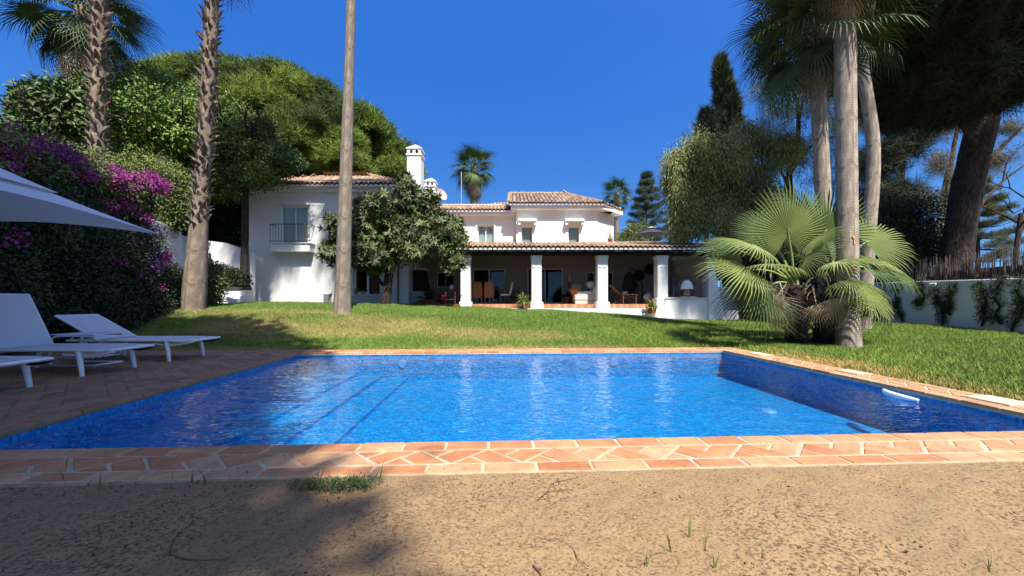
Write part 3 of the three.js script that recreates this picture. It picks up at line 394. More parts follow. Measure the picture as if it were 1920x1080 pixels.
  const rl = vp('terrace_railing', merge(gs), mIron); for (const x of xs) part(rl, 'baluster', rod(new V3(x, yt, z), new V3(x, top, z), 0.013, 6), mat([0.12, 0.12, 0.12], { metalness: 0.4, roughness: 0.5 }), true);
  const scroll = (cx, cy, R, turn) => { const p = []; for (let i = 0; i <= 24; i++) { const t = i / 24, an = turn * (t * 2.6 * PI) + (turn > 0 ? 0 : PI), r = R * (1 - 0.75 * t); p.push(new V3(cx + Math.cos(an) * r, cy + Math.sin(an) * r, z)); } return sweep(p, () => 0.012, 6); };
  const my = (top + bot) / 2; part(rl, 'scroll', merge([scroll(XX(1283, dw), my + 0.1, 0.26, 1), scroll(XX(1300, dw), my + 0.1, 0.26, -1), scroll(XX(1270, dw), my - 0.12, 0.16, 1), scroll(XX(1312, dw), my - 0.12, 0.16, -1), sweep(curve([[1262, bot], [1275, my + 0.2], [1291, top - 0.03], [1307, my + 0.2], [1321, bot]].map(([p, y]) => new V3(XX(p, dw), y, z + 0.01)), 24), () => 0.012, 6)]), mat([0.12, 0.12, 0.12], { metalness: 0.4, roughness: 0.5 }), true);
  // roof terrace behind
  vp('parapet', merge([bx(XX(1153, 22.6), 10.6, 3.6, 4.42, 22.4, 22.65), bx(XX(1153, 22.6), 10.6, 4.0, 4.1, 22.65, 29, 0), bx(10.35, 10.6, 3.0, 4.3, 22.65, 29, 0)]), mWall);
  // rain pipe, antenna, dish
  vp('antenna_mast', rod(at(865, 385, 26), at(865, 322, 26), 0.03), mat([0.6, 0.6, 0.6], { metalness: 0.6, roughness: 0.4 }));
  { const g = lathe([[0, 0], [0.18, 0.02], [0.34, 0.08], [0.42, 0.14]], 20); g.rotateX(1.2); g.rotateY(0.9); const p = at(826, 366, 25); g.translate(p.x, p.y, p.z); vp('satellite_dish', g, mat([0.55, 0.45, 0.38])); }
}

// ---------- furniture on the porch and terrace ----------
const mWicker = mat([0.42, 0.26, 0.13], { map: tex(128, (u, v) => { const a = Math.sin(u * PI * 32), b = Math.sin(v * PI * 32); const c = 0.7 + 0.3 * a * b; return [c, c * 0.98, c * 0.95]; }), bumpMap: tex(128, (u, v) => 0.5 + 0.5 * Math.sin(u * PI * 32) * Math.sin(v * PI * 32), false), bumpScale: 0.006 });
const mWood = mat([0.12, 0.065, 0.035], { roughness: 0.6 }), mFabric = mat([0.62, 0.59, 0.53], { roughness: 1 });
function strapPlant(n, len, wid, droop, seed, up = 0.2) { const r = rng(seed), b = new GB(); for (let i = 0; i < n; i++) { const a = r() * 2 * PI, L = len * rr(0.6, 1.1, r), el = rr(up, 1.45, r), w = wid * rr(0.7, 1.2, r), ca = Math.cos(a), sa = Math.sin(a), m = 5; let prev = null; for (let k = 0; k <= m; k++) { const t = k / m, h = Math.cos(el) * L * t + 0.15 * L * t * t, y = Math.sin(el) * L * t - droop * L * t * t * (0.5 + Math.cos(el)), ww = w * (1 - t * t * 0.96) * (0.5 + Math.min(1, t * 4) * 0.5); const x = ca * h, z = sa * h; const A = b.v(x - sa * ww, y, z + ca * ww, 0, t), C = b.v(x, y - ww * 0.35, z, 0.5, t), B = b.v(x + sa * ww, y, z - ca * ww, 1, t); if (prev) { b.q(prev[0], prev[1], C, A); b.q(prev[1], prev[2], B, C); } prev = [A, C, B]; } } return b.geo(true); }
const potGeo = (r, h) => lathe([[0, 0], [r * 0.68, 0], [r * 0.72, 0.01], [r * 0.93, h * 0.82], [r * 1.02, h * 0.82], [r * 1.04, h], [r * 0.9, h], [r * 0.86, h * 0.85], [0, h * 0.85]], 22);
function potted(name, label, pos, r, h, leafG, leafM, group, cat = 'potted plant', potM = mPot) { const t = thing(name, label, cat, pos, group); part(t, 'pot', potGeo(r, h), potM); const f = part(t, 'foliage', leafG, leafM); f.position.y = h * 0.85; return t; }
const onFloor = (px, d) => new V3(XX(px, d), FL, -d);
const mStrap = leaf([0.2, 0.27, 0.06]), mStrapDark = leaf([0.03, 0.055, 0.018]);
{
  const chair = thing('wicker_chair', 'tan wicker high-backed chair standing beside the left porch column', 'chair', onFloor(895, 18.6), 'wicker dining chairs with backs to the pool');
  part(chair, 'seat', bx(-0.24, 0.24, 0.42, 0.5, -0.02, 0.46, 0.03), mWicker);
  { const s = new THREE.Shape(); s.moveTo(-0.22, 0); s.bezierCurveTo(-0.26, 0.25, -0.21, 0.45, -0.2, 0.62); s.bezierCurveTo(-0.1, 0.66, 0.1, 0.66, 0.2, 0.62); s.bezierCurveTo(0.21, 0.45, 0.26, 0.25, 0.22, 0); s.closePath(); const g = new THREE.ExtrudeGeometry(s, { depth: 0.05, bevelEnabled: true, bevelSize: 0.012, bevelThickness: 0.012, bevelSegments: 2 }); g.rotateX(0.1); g.translate(0, 0.42, -0.03); part(chair, 'backrest', g, mWicker); }
  for (const [x, dz] of [[-0.2, 0.02], [0.2, 0.02], [-0.2, 0.42], [0.2, 0.42]]) part(chair, 'leg', bx(x - 0.025, x + 0.025, 0, 0.42, dz - 0.025, dz + 0.025, 0.005), mWood);
  part(chair, 'apron', bx(-0.22, 0.22, 0.3, 0.42, 0, 0.03, 0.01), mWicker);
  const c2 = copyOf(chair, 'tan wicker high-backed chair, farther from the column of the pair', onFloor(917, 18.6), 0.06);
  const dt = thing('dining_table', 'dark dining table behind the two wicker chairs', 'table', onFloor(906, 19.6)); part(dt, 'table_top', bx(-1.1, 1.1, 0.7, 0.76, -0.45, 0.45), mWood); for (const [x, z] of [[-1, -0.38], [1, -0.38], [-1, 0.38], [1, 0.38]]) part(dt, 'leg', bx(x - 0.04, x + 0.04, 0, 0.7, z - 0.04, z + 0.04, 0.005), mWood);
  const wc = thing('dining_chair', 'white cushioned chair at the right end of the dining table', 'chair', onFloor(950, 19.2), null, 0.2);
  part(wc, 'seat', bx(-0.34, 0.12, 0.4, 0.5, -0.24, 0.24, 0.03), mFabric); { const g = new RoundedBoxGeometry(0.09, 0.62, 0.46, 2, 0.04); g.rotateZ(-0.2); g.translate(0.2, 0.78, 0); part(wc, 'backrest', g, mFabric); } for (const [x, z] of [[-0.3, -0.2], [0.1, -0.2], [-0.3, 0.2], [0.1, 0.2]]) part(wc, 'leg', rod(new V3(x, 0, z), new V3(x, 0.4, z), 0.02), mWood);
  // fireplace hood in the left bay
  const fp = thing('fireplace_hood', 'dark flared fireplace hood in the left bay of the porch', 'fireplace', onFloor(785, 20.8)); { const s = new THREE.Shape(); s.moveTo(-0.62, 0.7); s.lineTo(0.62, 0.7); s.lineTo(0.42, 1.75); s.lineTo(-0.42, 1.75); s.closePath(); const g = new THREE.ExtrudeGeometry(s, { depth: 0.6, bevelEnabled: true, bevelSize: 0.02, bevelThickness: 0.02 }); part(fp, 'hood', g, mDark); } part(fp, 'mantel', bx(-0.56, 0.56, 1.78, 1.88, -0.65, 0.05), mWall); part(fp, 'hearth', bx(-0.7, 0.7, 0, 0.66, -0.6, 0.05), mWall);
  // plants on the porch
  const g1 = merge([strapPlant(46, 1.15, 0.06, 0.45, 31, 0.1), strapPlant(26, 0.8, 0.05, 0.3, 32, 0.5)]);
  potted('potted_palm', 'large dark-leaved plant in a wide clay pot filling the left porch bay', new V3(XX(803, 17.9), 0.63, -17.9), 0.36, 0.42, g1, mStrapDark);
  const st = thing('side_table', 'small dark side table between the big plant and the left column', 'table', onFloor(846, 18.3)); part(st, 'table_top', bx(-0.26, 0.26, 0.62, 0.67, -0.26, 0.26), mWood); for (const [x, z] of [[-0.22, -0.22], [0.22, -0.22], [-0.22, 0.22], [0.22, 0.22]]) part(st, 'leg', bx(x - 0.02, x + 0.02, 0, 0.62, z - 0.02, z + 0.02, 0.004), mWood); part(st, 'shelf', bx(-0.22, 0.22, 0.2, 0.23, -0.22, 0.22), mWood);
  const vs = thing('glazed_jar', 'dark red glazed jar on the porch floor beside the big plant', 'jar', onFloor(829, 18)); part(vs, 'body', lathe([[0, 0], [0.12, 0], [0.2, 0.15], [0.21, 0.3], [0.15, 0.4], [0.17, 0.43], [0.13, 0.42], [0, 0.3]], 20), mat([0.2, 0.02, 0.02], { roughness: 0.25 }));
  const wj = thing('white_jug', 'white jug standing on the dark side table', 'jug', onFloor(846, 18.3).add(new V3(0, 0.67, 0))); part(wj, 'body', lathe([[0, 0], [0.07, 0], [0.1, 0.1], [0.06, 0.2], [0.07, 0.25], [0, 0.22]], 16), mPlastic); part(wj, 'handle', sweep(curve([new V3(0.06, 0.2, 0), new V3(0.14, 0.16, 0), new V3(0.09, 0.07, 0)], 8), () => 0.012, 6), mPlastic);
  const plB = new V3(XX(983, 17.1), 0.655, -17.15);
  potted('potted_plant', 'yellow-green arching plant in a clay pot left of the second porch column', plB, 0.2, 0.26, merge([strapPlant(60, 0.75, 0.022, 0.75, 41, 0.6), strapPlant(30, 0.95, 0.018, 0.5, 42, 1.0)]), mStrap);
  potted('potted_fern', 'bright green fern in an orange clay pot beside the right porch column', new V3(XX(1221, 16.9), 0.44, -16.85), 0.23, 0.28, merge([strapPlant(90, 0.5, 0.03, 0.4, 43, 0.4)]), leaf([0.2, 0.32, 0.05]));
  potted('potted_shrub', 'dark leafy plant in a pot behind the sofa table', onFloor(1063, 19.6), 0.22, 0.35, strapPlant(60, 0.6, 0.05, 0.4, 44, 0.2), mStrapDark);
  potted('potted_shrub', 'dark bushy plant against the back wall between the two glass doors', onFloor(972, 20.5), 0.2, 0.3, strapPlant(70, 0.75, 0.05, 0.4, 45, 0.4), mStrapDark);
  // sofa
  const sf = thing('sofa', 'cream upholstered sofa beside the third porch column', 'sofa', onFloor(1094, 18.5)); part(sf, 'seat', new RoundedBoxGeometry(1.0, 0.3, 0.85, 3, 0.08).translate(0, 0.3, 0), mFabric); part(sf, 'base', bx(-0.46, 0.46, 0, 0.16, -0.4, 0.4), mFabric); { const g = new RoundedBoxGeometry(0.28, 0.7, 0.9, 3, 0.1); g.rotateZ(-0.12); g.translate(0.5, 0.45, 0); part(sf, 'backrest', g, mFabric); } part(sf, 'seat_cushion', new RoundedBoxGeometry(0.8, 0.18, 0.75, 3, 0.08).rotateZ(0.06).translate(0.0, 0.52, 0.02), mat([0.7, 0.67, 0.62]));
  const pil = (name, label, px, d, y, c, rz, w = 0.44) => { const t = thing(name, label, 'cushion', new V3(XX(px, d), FL + y, -d)); const b = new THREE.SphereGeometry(0.5, 20, 14); const p = b.attributes.position; for (let i = 0; i < p.count; i++) { const x = p.getX(i), yy = p.getY(i), zz = p.getZ(i), k = Math.max(Math.abs(x), Math.abs(yy)) / Math.hypot(x, yy, 1e-6); p.setXYZ(i, x * w * lerp(1, 1 / Math.max(0.6, k), 0.6), yy * w * lerp(1, 1 / Math.max(0.6, k), 0.6), zz * 0.3 * w * 2.2); } b.rotateZ(rz); b.rotateX(-0.3); b.computeVertexNormals(); part(t, 'cover', b, mat(c, { roughness: 1 })); };
  pil('orange_cushion', 'orange cushion standing on the arm side of the sofa', 1078, 18.3, 0.62, [0.62, 0.2, 0.05], 0.6, 0.4); pil('beige_cushion', 'beige cushion behind the orange one', 1081, 18.8, 0.72, [0.5, 0.4, 0.24], 0.05, 0.5); pil('cream_cushion', 'cream cushion on top of the sofa back', 1107, 18.4, 0.92, [0.65, 0.62, 0.56], 0.4, 0.36);
  const wl = thing('wall_lamp', 'narrow white lamp on the back wall right of the second glass door', 'lamp', at(1067, 522, 21.9)); part(wl, 'lamp_shade', lathe([[0.07, -0.2], [0.09, 0], [0.07, 0.2], [0, 0.2]], 14), mat([0.7, 0.62, 0.5])); part(wl, 'bracket', bx(-0.03, 0.03, -0.5, -0.18, -0.02, 0.06, 0.005), mWood);
  // wooden deck chair, small table, hanging chair, baskets
  const dk = thing('deck_chair', 'wooden reclining deck chair in the right porch bay', 'chair', onFloor(1166, 18.6)); part(dk, 'frame', merge([rod(new V3(-0.65, 0.95, 0.25), new V3(0.1, 0.3, 0.25), 0.025), rod(new V3(-0.65, 0.95, -0.25), new V3(0.1, 0.3, -0.25), 0.025), rod(new V3(0.1, 0.3, 0.25), new V3(0.75, 0.42, 0.25), 0.025), rod(new V3(0.1, 0.3, -0.25), new V3(0.75, 0.42, -0.25), 0.025)]), mat([0.2, 0.12, 0.07])); part(dk, 'sling', (() => { const b = new GB(); const p = [[-0.63, 0.93], [-0.2, 0.52], [0.1, 0.28], [0.4, 0.32], [0.74, 0.4]]; p.forEach(([x, y]) => { b.v(x, y, 0.24); b.v(x, y, -0.24); }); for (let i = 0; i < 4; i++) b.q(2 * i, 2 * i + 1, 2 * i + 3, 2 * i + 2); return b.geo(); })(), mat([0.3, 0.2, 0.12])); for (const [x0, x1, z] of [[-0.5, 0.2, 0.22], [-0.5, 0.2, -0.22], [0.5, -0.1, 0.22], [0.5, -0.1, -0.22]]) part(dk, 'leg', rod(new V3(x0, 0, z), new V3(x1, 0.42, z), 0.022), mWood);
  const ct = thing('coffee_table', 'small wooden table with pale objects beside the deck chair', 'table', onFloor(1178, 18.3)); part(ct, 'table_top', bx(-0.35, 0.35, 0.42, 0.46, -0.25, 0.25), mWood); for (const [x, z] of [[-0.3, -0.2], [0.3, -0.2], [-0.3, 0.2], [0.3, 0.2]]) part(ct, 'leg', bx(x - 0.02, x + 0.02, 0, 0.42, z - 0.02, z + 0.02, 0.004), mWood);
  const bw = thing('white_bowl', 'white bowl on the small wooden table', 'bowl', onFloor(1172, 18.3).add(new V3(0, 0.46, 0))); part(bw, 'body', lathe([[0, 0], [0.06, 0], [0.15, 0.12], [0.14, 0.12], [0.05, 0.02]], 16), mPlastic);
  const hc = thing('hanging_chair', 'dark egg-shaped hanging chair on a curved stand by the back wall', 'hanging chair', onFloor(1182, 20.6)); part(hc, 'stand', sweep(curve([[0.1, 0.03, 0], [0.55, 0.05, 0], [0.62, 0.9, 0], [0.45, 1.6, 0], [0.1, 1.9, 0], [-0.08, 1.85, 0]].map((a) => new V3(...a)), 24), () => 0.03, 8), mDark); part(hc, 'basket', merge([sweep(curve([[-0.1, 1.72, 0], [-0.42, 1.1, 0.1], [-0.4, 0.6, 0.1], [0, 0.38, 0.1], [0.36, 0.6, 0.1], [0.32, 1.1, 0.1], [-0.1, 1.72, 0]].map((a) => new V3(...a)), 30), () => 0.03, 8), (() => { const g = new THREE.SphereGeometry(0.5, 16, 12, PI, PI); g.scale(0.78, 1.3, 0.8); g.translate(-0.03, 1.02, 0.02); return g; })()]), mat([0.07, 0.06, 0.05])); part(hc, 'base', new THREE.CylinderGeometry(0.5, 0.52, 0.04, 24).translate(0.05, 0.02, 0), mDark);
  for (const [px, py, l] of [[1198, 516, 'dark round woven tray hung lower on the back wall beside the hanging chair'], [1218, 505, 'dark round woven tray hung higher, next to the right column']]) { const t = thing('woven_tray', l, 'wall basket', at(px, py, 21.93)); const g = lathe([[0, 0], [0.2, 0.01], [0.3, 0.05], [0.32, 0.07], [0.29, 0.06], [0, 0.03]], 24); g.rotateX(PI / 2); part(t, 'tray', g, mat([0.035, 0.025, 0.02], { roughness: 1 })); for (let k = 1; k < 4; k++) { const r = new THREE.TorusGeometry(0.075 * k, 0.008, 6, 24); r.translate(0, 0, 0.045); part(t, 'woven_ring', r, mat([0.06, 0.045, 0.03])); } }
  pil('pale_cushion', 'pale cushion propped in the right porch bay next to the fern', 1216, 18.2, 0.32, [0.45, 0.43, 0.38], 0.7, 0.42);
  // lamp on the terrace wall
  const lp = thing('table_lamp', 'mushroom-shaped lamp with white shade and stone base on the terrace wall', 'lamp', new V3(XX(1291, 17.1), YY(556, 17.15), -17.28)); part(lp, 'base', lathe([[0, 0], [0.15, 0], [0.135, 0.1], [0.13, 0.36], [0, 0.36]], 20), clay([0.62, 0.44, 0.26])); part(lp, 'lamp_shade', lathe([[0.27, 0.33], [0.265, 0.42], [0.21, 0.6], [0.14, 0.7], [0.05, 0.74], [0, 0.745]], 24), mat([0.85, 0.83, 0.8], { roughness: 0.8 })); part(lp, 'foot', bx(-0.3, 0.38, -0.03, 0.0, -0.13, 0.13, 0.005), mWall);
  // roof-terrace parasol
  const ps = thing('roof_parasol', 'dark open parasol standing on the roof terrace', 'parasol', new V3(XX(1221, 23.6), 4.1, -23.6)); const c = new THREE.ConeGeometry(1.0, 0.42, 8, 1, true); c.rotateY(0.3); c.translate(0, 1.2, 0); part(ps, 'canopy', c, mat([0.05, 0.045, 0.05], { roughness: 0.9 })); part(ps, 'vent_cap', new THREE.ConeGeometry(0.35, 0.12, 8).translate(0, 1.42, 0), mat([0.5, 0.5, 0.5])); part(ps, 'pole', rod(new V3(0, 0, 0), new V3(0, 1.4, 0), 0.03), mWood); for (let k = 0; k < 8; k++) { const a = k * PI / 4 + 0.3 + PI / 8 * 0; part(ps, 'rib', rod(new V3(0, 1.36, 0), new V3(Math.sin(a) * 0.98, 1.0, Math.cos(a) * 0.98), 0.012, 5), mWood); }
  // pots on the ground-floor window ledge
  const ly = YY(551, 17.3) - 0.02, lz = -17.16, r = rng(9);
  potted('ledge_pot', 'clay pot with a small green plant at the left of the window ledge', new V3(XX(669, 17.2), ly, lz), 0.09, 0.15, strapPlant(24, 0.24, 0.02, 0.3, 51, 0.5), mStrap, null, 'potted plant', clay([0.6, 0.36, 0.2]));
  potted('ledge_pot', 'cream pot in the middle of the window ledge', new V3(XX(681, 17.2), ly, lz), 0.1, 0.12, strapPlant(20, 0.15, 0.025, 0.3, 52, 0.4), mStrap, null, 'potted plant', clay([0.72, 0.62, 0.5]));
  potted('ledge_pot', 'clay pot with red flowers at the right of the window ledge', new V3(XX(704, 17.2), ly, lz), 0.1, 0.14, strapPlant(30, 0.22, 0.03, 0.4, 53, 0.5), leaf([0.4, 0.06, 0.04]));
}
// ---------- vegetation builders ----------
function leafInto(b, base, dir, nrm, len, wid, fold = 0.25) { // one folded leaf of four faces
  const s = dir.clone().cross(nrm).normalize(), m = base.clone().addScaledVector(dir, len * 0.48), tip = base.clone().addScaledVector(dir, len).addScaledVector(nrm, -len * 0.18);
  const A = b.v(...base.toArray(), 0, 0), C = b.v(...m.toArray(), 0.5, 0.5), L = b.v(...m.clone().addScaledVector(s, wid / 2).addScaledVector(nrm, wid * fold).toArray(), 0, 0.5), Rr = b.v(...m.clone().addScaledVector(s, -wid / 2).addScaledVector(nrm, wid * fold).toArray(), 1, 0.5), T = b.v(...tip.toArray(), 1, 1);
  b.t(A, C, L).t(A, Rr, C).t(L, C, T).t(C, Rr, T);
}
const rdir = (r, up = -1) => { for (;;) { const v = new V3(r() * 2 - 1, r() * 2 - 1, r() * 2 - 1), l = v.length(); if (l > 0.05 && l < 1 && v.y / l > up) return v.normalize(); } };
function sprig(n, { len = 0.12, wid = 0.05, R = 0.3, up = -0.2, hang = 0, fold = 0.25 }, seed) { // leaves along short twigs round a point
  const r = rng(seed), b = new GB();
  for (let i = 0; i < n; i++) { const d = rdir(r, up), base = d.clone().multiplyScalar(R * Math.pow(r(), 0.6)); base.y -= hang * R * r(); const dir = d.clone().addScaledVector(rdir(r), 0.7); dir.y -= hang; dir.normalize(); const nr = new V3(0, 1, 0).addScaledVector(rdir(r), 0.8); nr.addScaledVector(dir, -nr.dot(dir)).normalize(); leafInto(b, base, dir, nr, len * rr(0.6, 1.2, r), wid * rr(0.7, 1.2, r), fold); }
  return b.geo(true);
}
function whorl(k, n, { len = 0.22, wid = 0.065, R = 0.35 }, seed) { // rosettes of long leaves (loquat)
  const r = rng(seed), b = new GB();
  for (let j = 0; j < k; j++) { const ax = rdir(r, -0.1), c = ax.clone().multiplyScalar(R * r()); const s = ax.clone().cross(new V3(0.3, 0.9, 0.2)).normalize(), t = ax.clone().cross(s);
    for (let i = 0; i < n; i++) { const a = i * 2.4, e = rr(0.1, 0.9, r), dir = s.clone().multiplyScalar(Math.cos(a)).addScaledVector(t, Math.sin(a)).multiplyScalar(Math.cos(e)).addScaledVector(ax, Math.sin(e)); dir.y -= 0.15; dir.normalize(); const nr = ax.clone().addScaledVector(dir, -ax.dot(dir)).normalize(); leafInto(b, c, dir, nr, len * rr(0.7, 1.15, r), wid, 0.15); } }
  return b.geo(true);
}
function needleTuft(n, len, wid, seed, up = 0.2, spread = 1) { const r = rng(seed), b = new GB(); for (let i = 0; i < n; i++) { const d = rdir(r, up), o = new V3(rr(-1, 1, r), rr(-0.5, 0.5, r), rr(-1, 1, r)).multiplyScalar(len * 0.5 * spread), s = d.clone().cross(rdir(r)).normalize().multiplyScalar(wid / 2), L = len * rr(0.6, 1.1, r); const a = o.clone().add(s), c = o.clone().sub(s), t = o.clone().addScaledVector(d, L); b.t(b.v(...a.toArray()), b.v(...c.toArray()), b.v(...t.toArray())); } return b.geo(true); }
// foliage: instances spread through ellipsoid lobes [x,y,z,rx,ry,rz,n]; colours vary from clump to clump
function crown(parent, lobes, geoms, m, cols, o = {}) {
  const r = rng(o.seed || 1), per = geoms.map(() => []), C = cols.map((c) => lin(...c)), Y = new V3(0, 1, 0), base = parent.position;
  for (const [x, y, z, rx, ry, rz, n] of lobes) { const tone = r(); for (let i = 0; i < n; i++) {
    const d = rdir(r, o.low ?? -1), rad = lerp(o.shell ?? 0.72, 1.04, Math.pow(r(), 0.7)) * (1 + (o.rough ?? 0.12) * (2 * fbm(d.x * 3 + x + 40, d.y * 3 + d.z * 3 + y + 40, 2) - 1) * 2);
    const p = new V3(x + d.x * rx * rad, y + d.y * ry * rad, z + d.z * rz * rad); if (o.keep && !o.keep(p, r)) continue;
    const q = new THREE.Quaternion(), up = o.up ?? 0.5, dir = o.hang ? new V3(d.x * 0.3, 1, d.z * 0.3).normalize() : d.clone().multiplyScalar(1 - up).addScaledVector(Y, up).addScaledVector(rdir(r), o.jit ?? 0.35).normalize(); q.setFromUnitVectors(Y, dir); q.multiply(new THREE.Quaternion().setFromAxisAngle(Y, r() * 2 * PI));
    const s = (o.scale ?? 1) * rr(0.7, 1.3, r), k = clamp(0.5 * tone + 0.3 * r() + 0.5 * (fbm(p.x * 0.9 + 30, p.y * 0.9 + p.z * 0.7 + 60, 2) - 0.3), 0, 0.999) * (C.length - 1), ci = Math.floor(k);
    per[Math.floor(r() * geoms.length)].push([new THREE.Matrix4().compose(p.sub(base), q, new V3(s, s * (o.tall ?? 1), s)), C[ci].clone().lerp(C[ci + 1], k - ci).multiplyScalar(rr(0.75, 1.2, r))]); } }
  per.forEach((l, g) => { if (!l.length) return; const im = shade(new THREE.InstancedMesh(geoms[g], m, l.length)); l.forEach(([M, c], i) => { im.setMatrixAt(i, M); im.setColorAt(i, c); }); im.name = o.name || 'foliage'; parent.add(tag(im, null, null, null, 'stuff')); });
}
const clump = (lobes, k, f, seed) => { const r = rng(seed), o = []; for (const [x, y, z, rx, ry, rz, n] of lobes) for (let i = 0; i < k; i++) { const d = rdir(r), s = f * rr(0.75, 1.25, r), q = Math.pow(r(), 0.5) * (1.06 - s * 0.5); o.push([x + d.x * rx * q, y + d.y * ry * q, z + d.z * rz * q, rx * s, ry * s, rz * s, Math.max(4, Math.round(n / k * rr(0.7, 1.3, r)))]); } return o; };
function limbs(base, list, m, parent, name = 'trunk') { // list: [points (scene coordinates), r0, r1]
  return part(parent, name, merge(list.map(([pts, a, b, seg], i) => { const c = curve(pts.map((p) => (p.isVector3 ? p : new V3(...p))), Math.max(8, pts.length * 5)); return sweep(c, (t) => lerp(a, b, t), seg || 9, Math.max(1, Math.round(a * 5)), 0.12, i + 3); })), m, true);
}
function branchy(root, n, r0, len, seed, lift = 0.4) { // forked limbs from a point
  const r = rng(seed), o = []; const go = (p, d, L, rad, k) => { const q = p.clone().addScaledVector(d, L * 0.5).add(new V3(rr(-1, 1, r), rr(-0.4, 0.6, r), rr(-1, 1, r)).multiplyScalar(L * 0.1)), e = p.clone().addScaledVector(d, L).add(new V3(rr(-1, 1, r), rr(0, 1, r), rr(-1, 1, r)).multiplyScalar(L * 0.15)); o.push([[p, q, e], rad, rad * 0.6, k > 1 ? 7 : 5]); if (k > 0) for (let i = 0; i < 2 + (r() > 0.5); i++) { const nd = d.clone().addScaledVector(rdir(r), 0.75); nd.y += lift * 0.4; go(e, nd.normalize(), L * rr(0.6, 0.8, r), rad * 0.58, k - 1); } };
  for (let i = 0; i < n; i++) { const a = i / n * 2 * PI + r(); const d = new V3(Math.cos(a), lift + r() * 0.5, Math.sin(a)).normalize(); go(root, d, len * rr(0.8, 1.1, r), r0, 2); } return o;
}
// fan palm frond: hub along +y, upper face +z
function fan({ R = 0.95, pet = 1.0, spread = 280, segs = 34, droop = 0.25, bend = 0.05, fuse = 0.5, pw: wP = 0.022, tip = 0.3, noise = 0.1 }, seed) {
  const r = rng(seed), b = new GB(), da = spread * D2R / segs;
  const put = (x, y, z, t = 0) => { const rad = Math.hypot(x, y), yy = pet + y; return b.v(x, yy, z - bend * Math.max(0, yy) ** 2 - droop * R * Math.pow(rad / R, 3) * 0.8, 0.5, t); };
  { let pr = null; for (let k = 0; k <= 5; k++) { const t = k / 5, y = pet * t, w = lerp(wP * 1.5, wP * 0.7, t), z = -bend * y * y; const A = b.v(-w, y, z), B = b.v(w, y, z), C = b.v(0, y, z - w * 1.2); if (pr) { b.q(pr[0], pr[1], B, A); b.q(pr[1], pr[2], C, B); b.q(pr[2], pr[0], A, C); } pr = [A, B, C]; } }
  for (let i = 0; i < segs; i++) {
    const a = -spread * D2R / 2 + (i + 0.5) * da + (r() - 0.5) * da * 0.15, e = Math.abs(a) / (spread * D2R / 2), L = R * (1 - tip * e * e) * rr(1 - noise, 1 + noise * 0.4, r), sa = Math.sin(a), ca = Math.cos(a), rows = [0.05, 0.3, fuse, (fuse + 1) / 2 + 0.08, 1], kk = rr(0.6, 1.5, r);
    let pr = null;
    rows.forEach((f, k) => { const rad = L * f, wfull = rad * Math.tan(da / 2) * 1.01, w = k <= 2 ? wfull : k === 3 ? L * fuse * Math.tan(da / 2) * 0.6 : 0, pl = w * 0.55; const dz = k === 4 ? -L * 0.05 * kk * (droop * 5) : k === 3 ? -L * 0.012 * kk : 0; const M = put(sa * rad, ca * rad, -pl * 0.5 + dz, f);
      if (k === 4) { b.t(pr[0], pr[1], M).t(pr[1], pr[2], M); return; } const A = put(sa * rad - ca * w, ca * rad + sa * w, pl * 0.5 + dz, f), B = put(sa * rad + ca * w, ca * rad - sa * w, pl * 0.5 + dz, f); if (pr) { b.q(pr[0], pr[1], M, A); b.q(pr[1], pr[2], B, M); } pr = [A, M, B]; });
  }
  return b.geo(true);
}
const fanV = [fan({ fuse: 0.36, droop: 0.34, noise: 0.2, segs: 38 }, 1), fan({ R: 1.0, pet: 0.9, droop: 0.5, bend: 0.09, fuse: 0.34, noise: 0.2, segs: 38 }, 2), fan({ R: 0.9, pet: 1.1, droop: 0.42, bend: 0.12, spread: 300, fuse: 0.36, noise: 0.22, segs: 40 }, 3)];
const fanDead = [fan({ R: 0.95, pet: 0.8, spread: 150, segs: 18, droop: 0.5, bend: 0.14, fuse: 0.3 }, 4), fan({ R: 1.0, pet: 0.7, spread: 120, segs: 16, droop: 0.7, bend: 0.1, fuse: 0.3 }, 5)];
function aim(o, dir, roll = 0) { const D = dir.clone().normalize(), up = Math.abs(D.y) > 0.985 ? new V3(0, 0, 1) : new V3(0, 1, 0); let N = up.clone().addScaledVector(D, -up.dot(D)).normalize(); N.applyAxisAngle(D, roll); const S = D.clone().cross(N); o.quaternion.setFromRotationMatrix(new THREE.Matrix4().makeBasis(S, D, N)); return o; }
function palmHead(t, top, n, sc, seed, o = {}) { // fronds round the growing point, dead ones hanging below
  const r = rng(seed), local = top.clone().sub(t.position);
  for (let i = 0; i < n; i++) { const k = (i + 0.5) / n, el = lerp(o.hi ?? 82, o.lo ?? -38, Math.pow(k, 0.85)) * D2R + rr(-0.1, 0.1, r), a = i * 2.39996 + seed; const f = part(t, 'frond', fanV[i % 3], (o.mats || mFrond)[Math.floor(r() * 3)]); f.position.copy(local).add(new V3(0, -0.35 * k * sc, 0)); aim(f, new V3(Math.cos(a) * Math.cos(el), Math.sin(el), Math.sin(a) * Math.cos(el)), rr(-0.4, 0.4, r)); f.scale.setScalar(sc * rr(0.85, 1.1, r)); }
  for (let i = 0; i < (o.dead ?? 10); i++) { const el = -rr(50, 84, r) * D2R, a = i * 2.39996 + seed + 1; const f = part(t, 'dead_frond', fanDead[i % 2], mFrondDead[Math.floor(r() * 3)]); f.position.copy(local).add(new V3(Math.cos(a) * 0.12, -rr(0.4, 0.4 + (o.skirt ?? 0.5), r) * sc, Math.sin(a) * 0.12)); aim(f, new V3(Math.cos(a) * Math.cos(el), Math.sin(el), Math.sin(a) * Math.cos(el)), rr(-0.3, 0.3, r)); f.scale.setScalar(sc * rr(0.7, 1, r) * (o.deadS ?? 1)); }
}
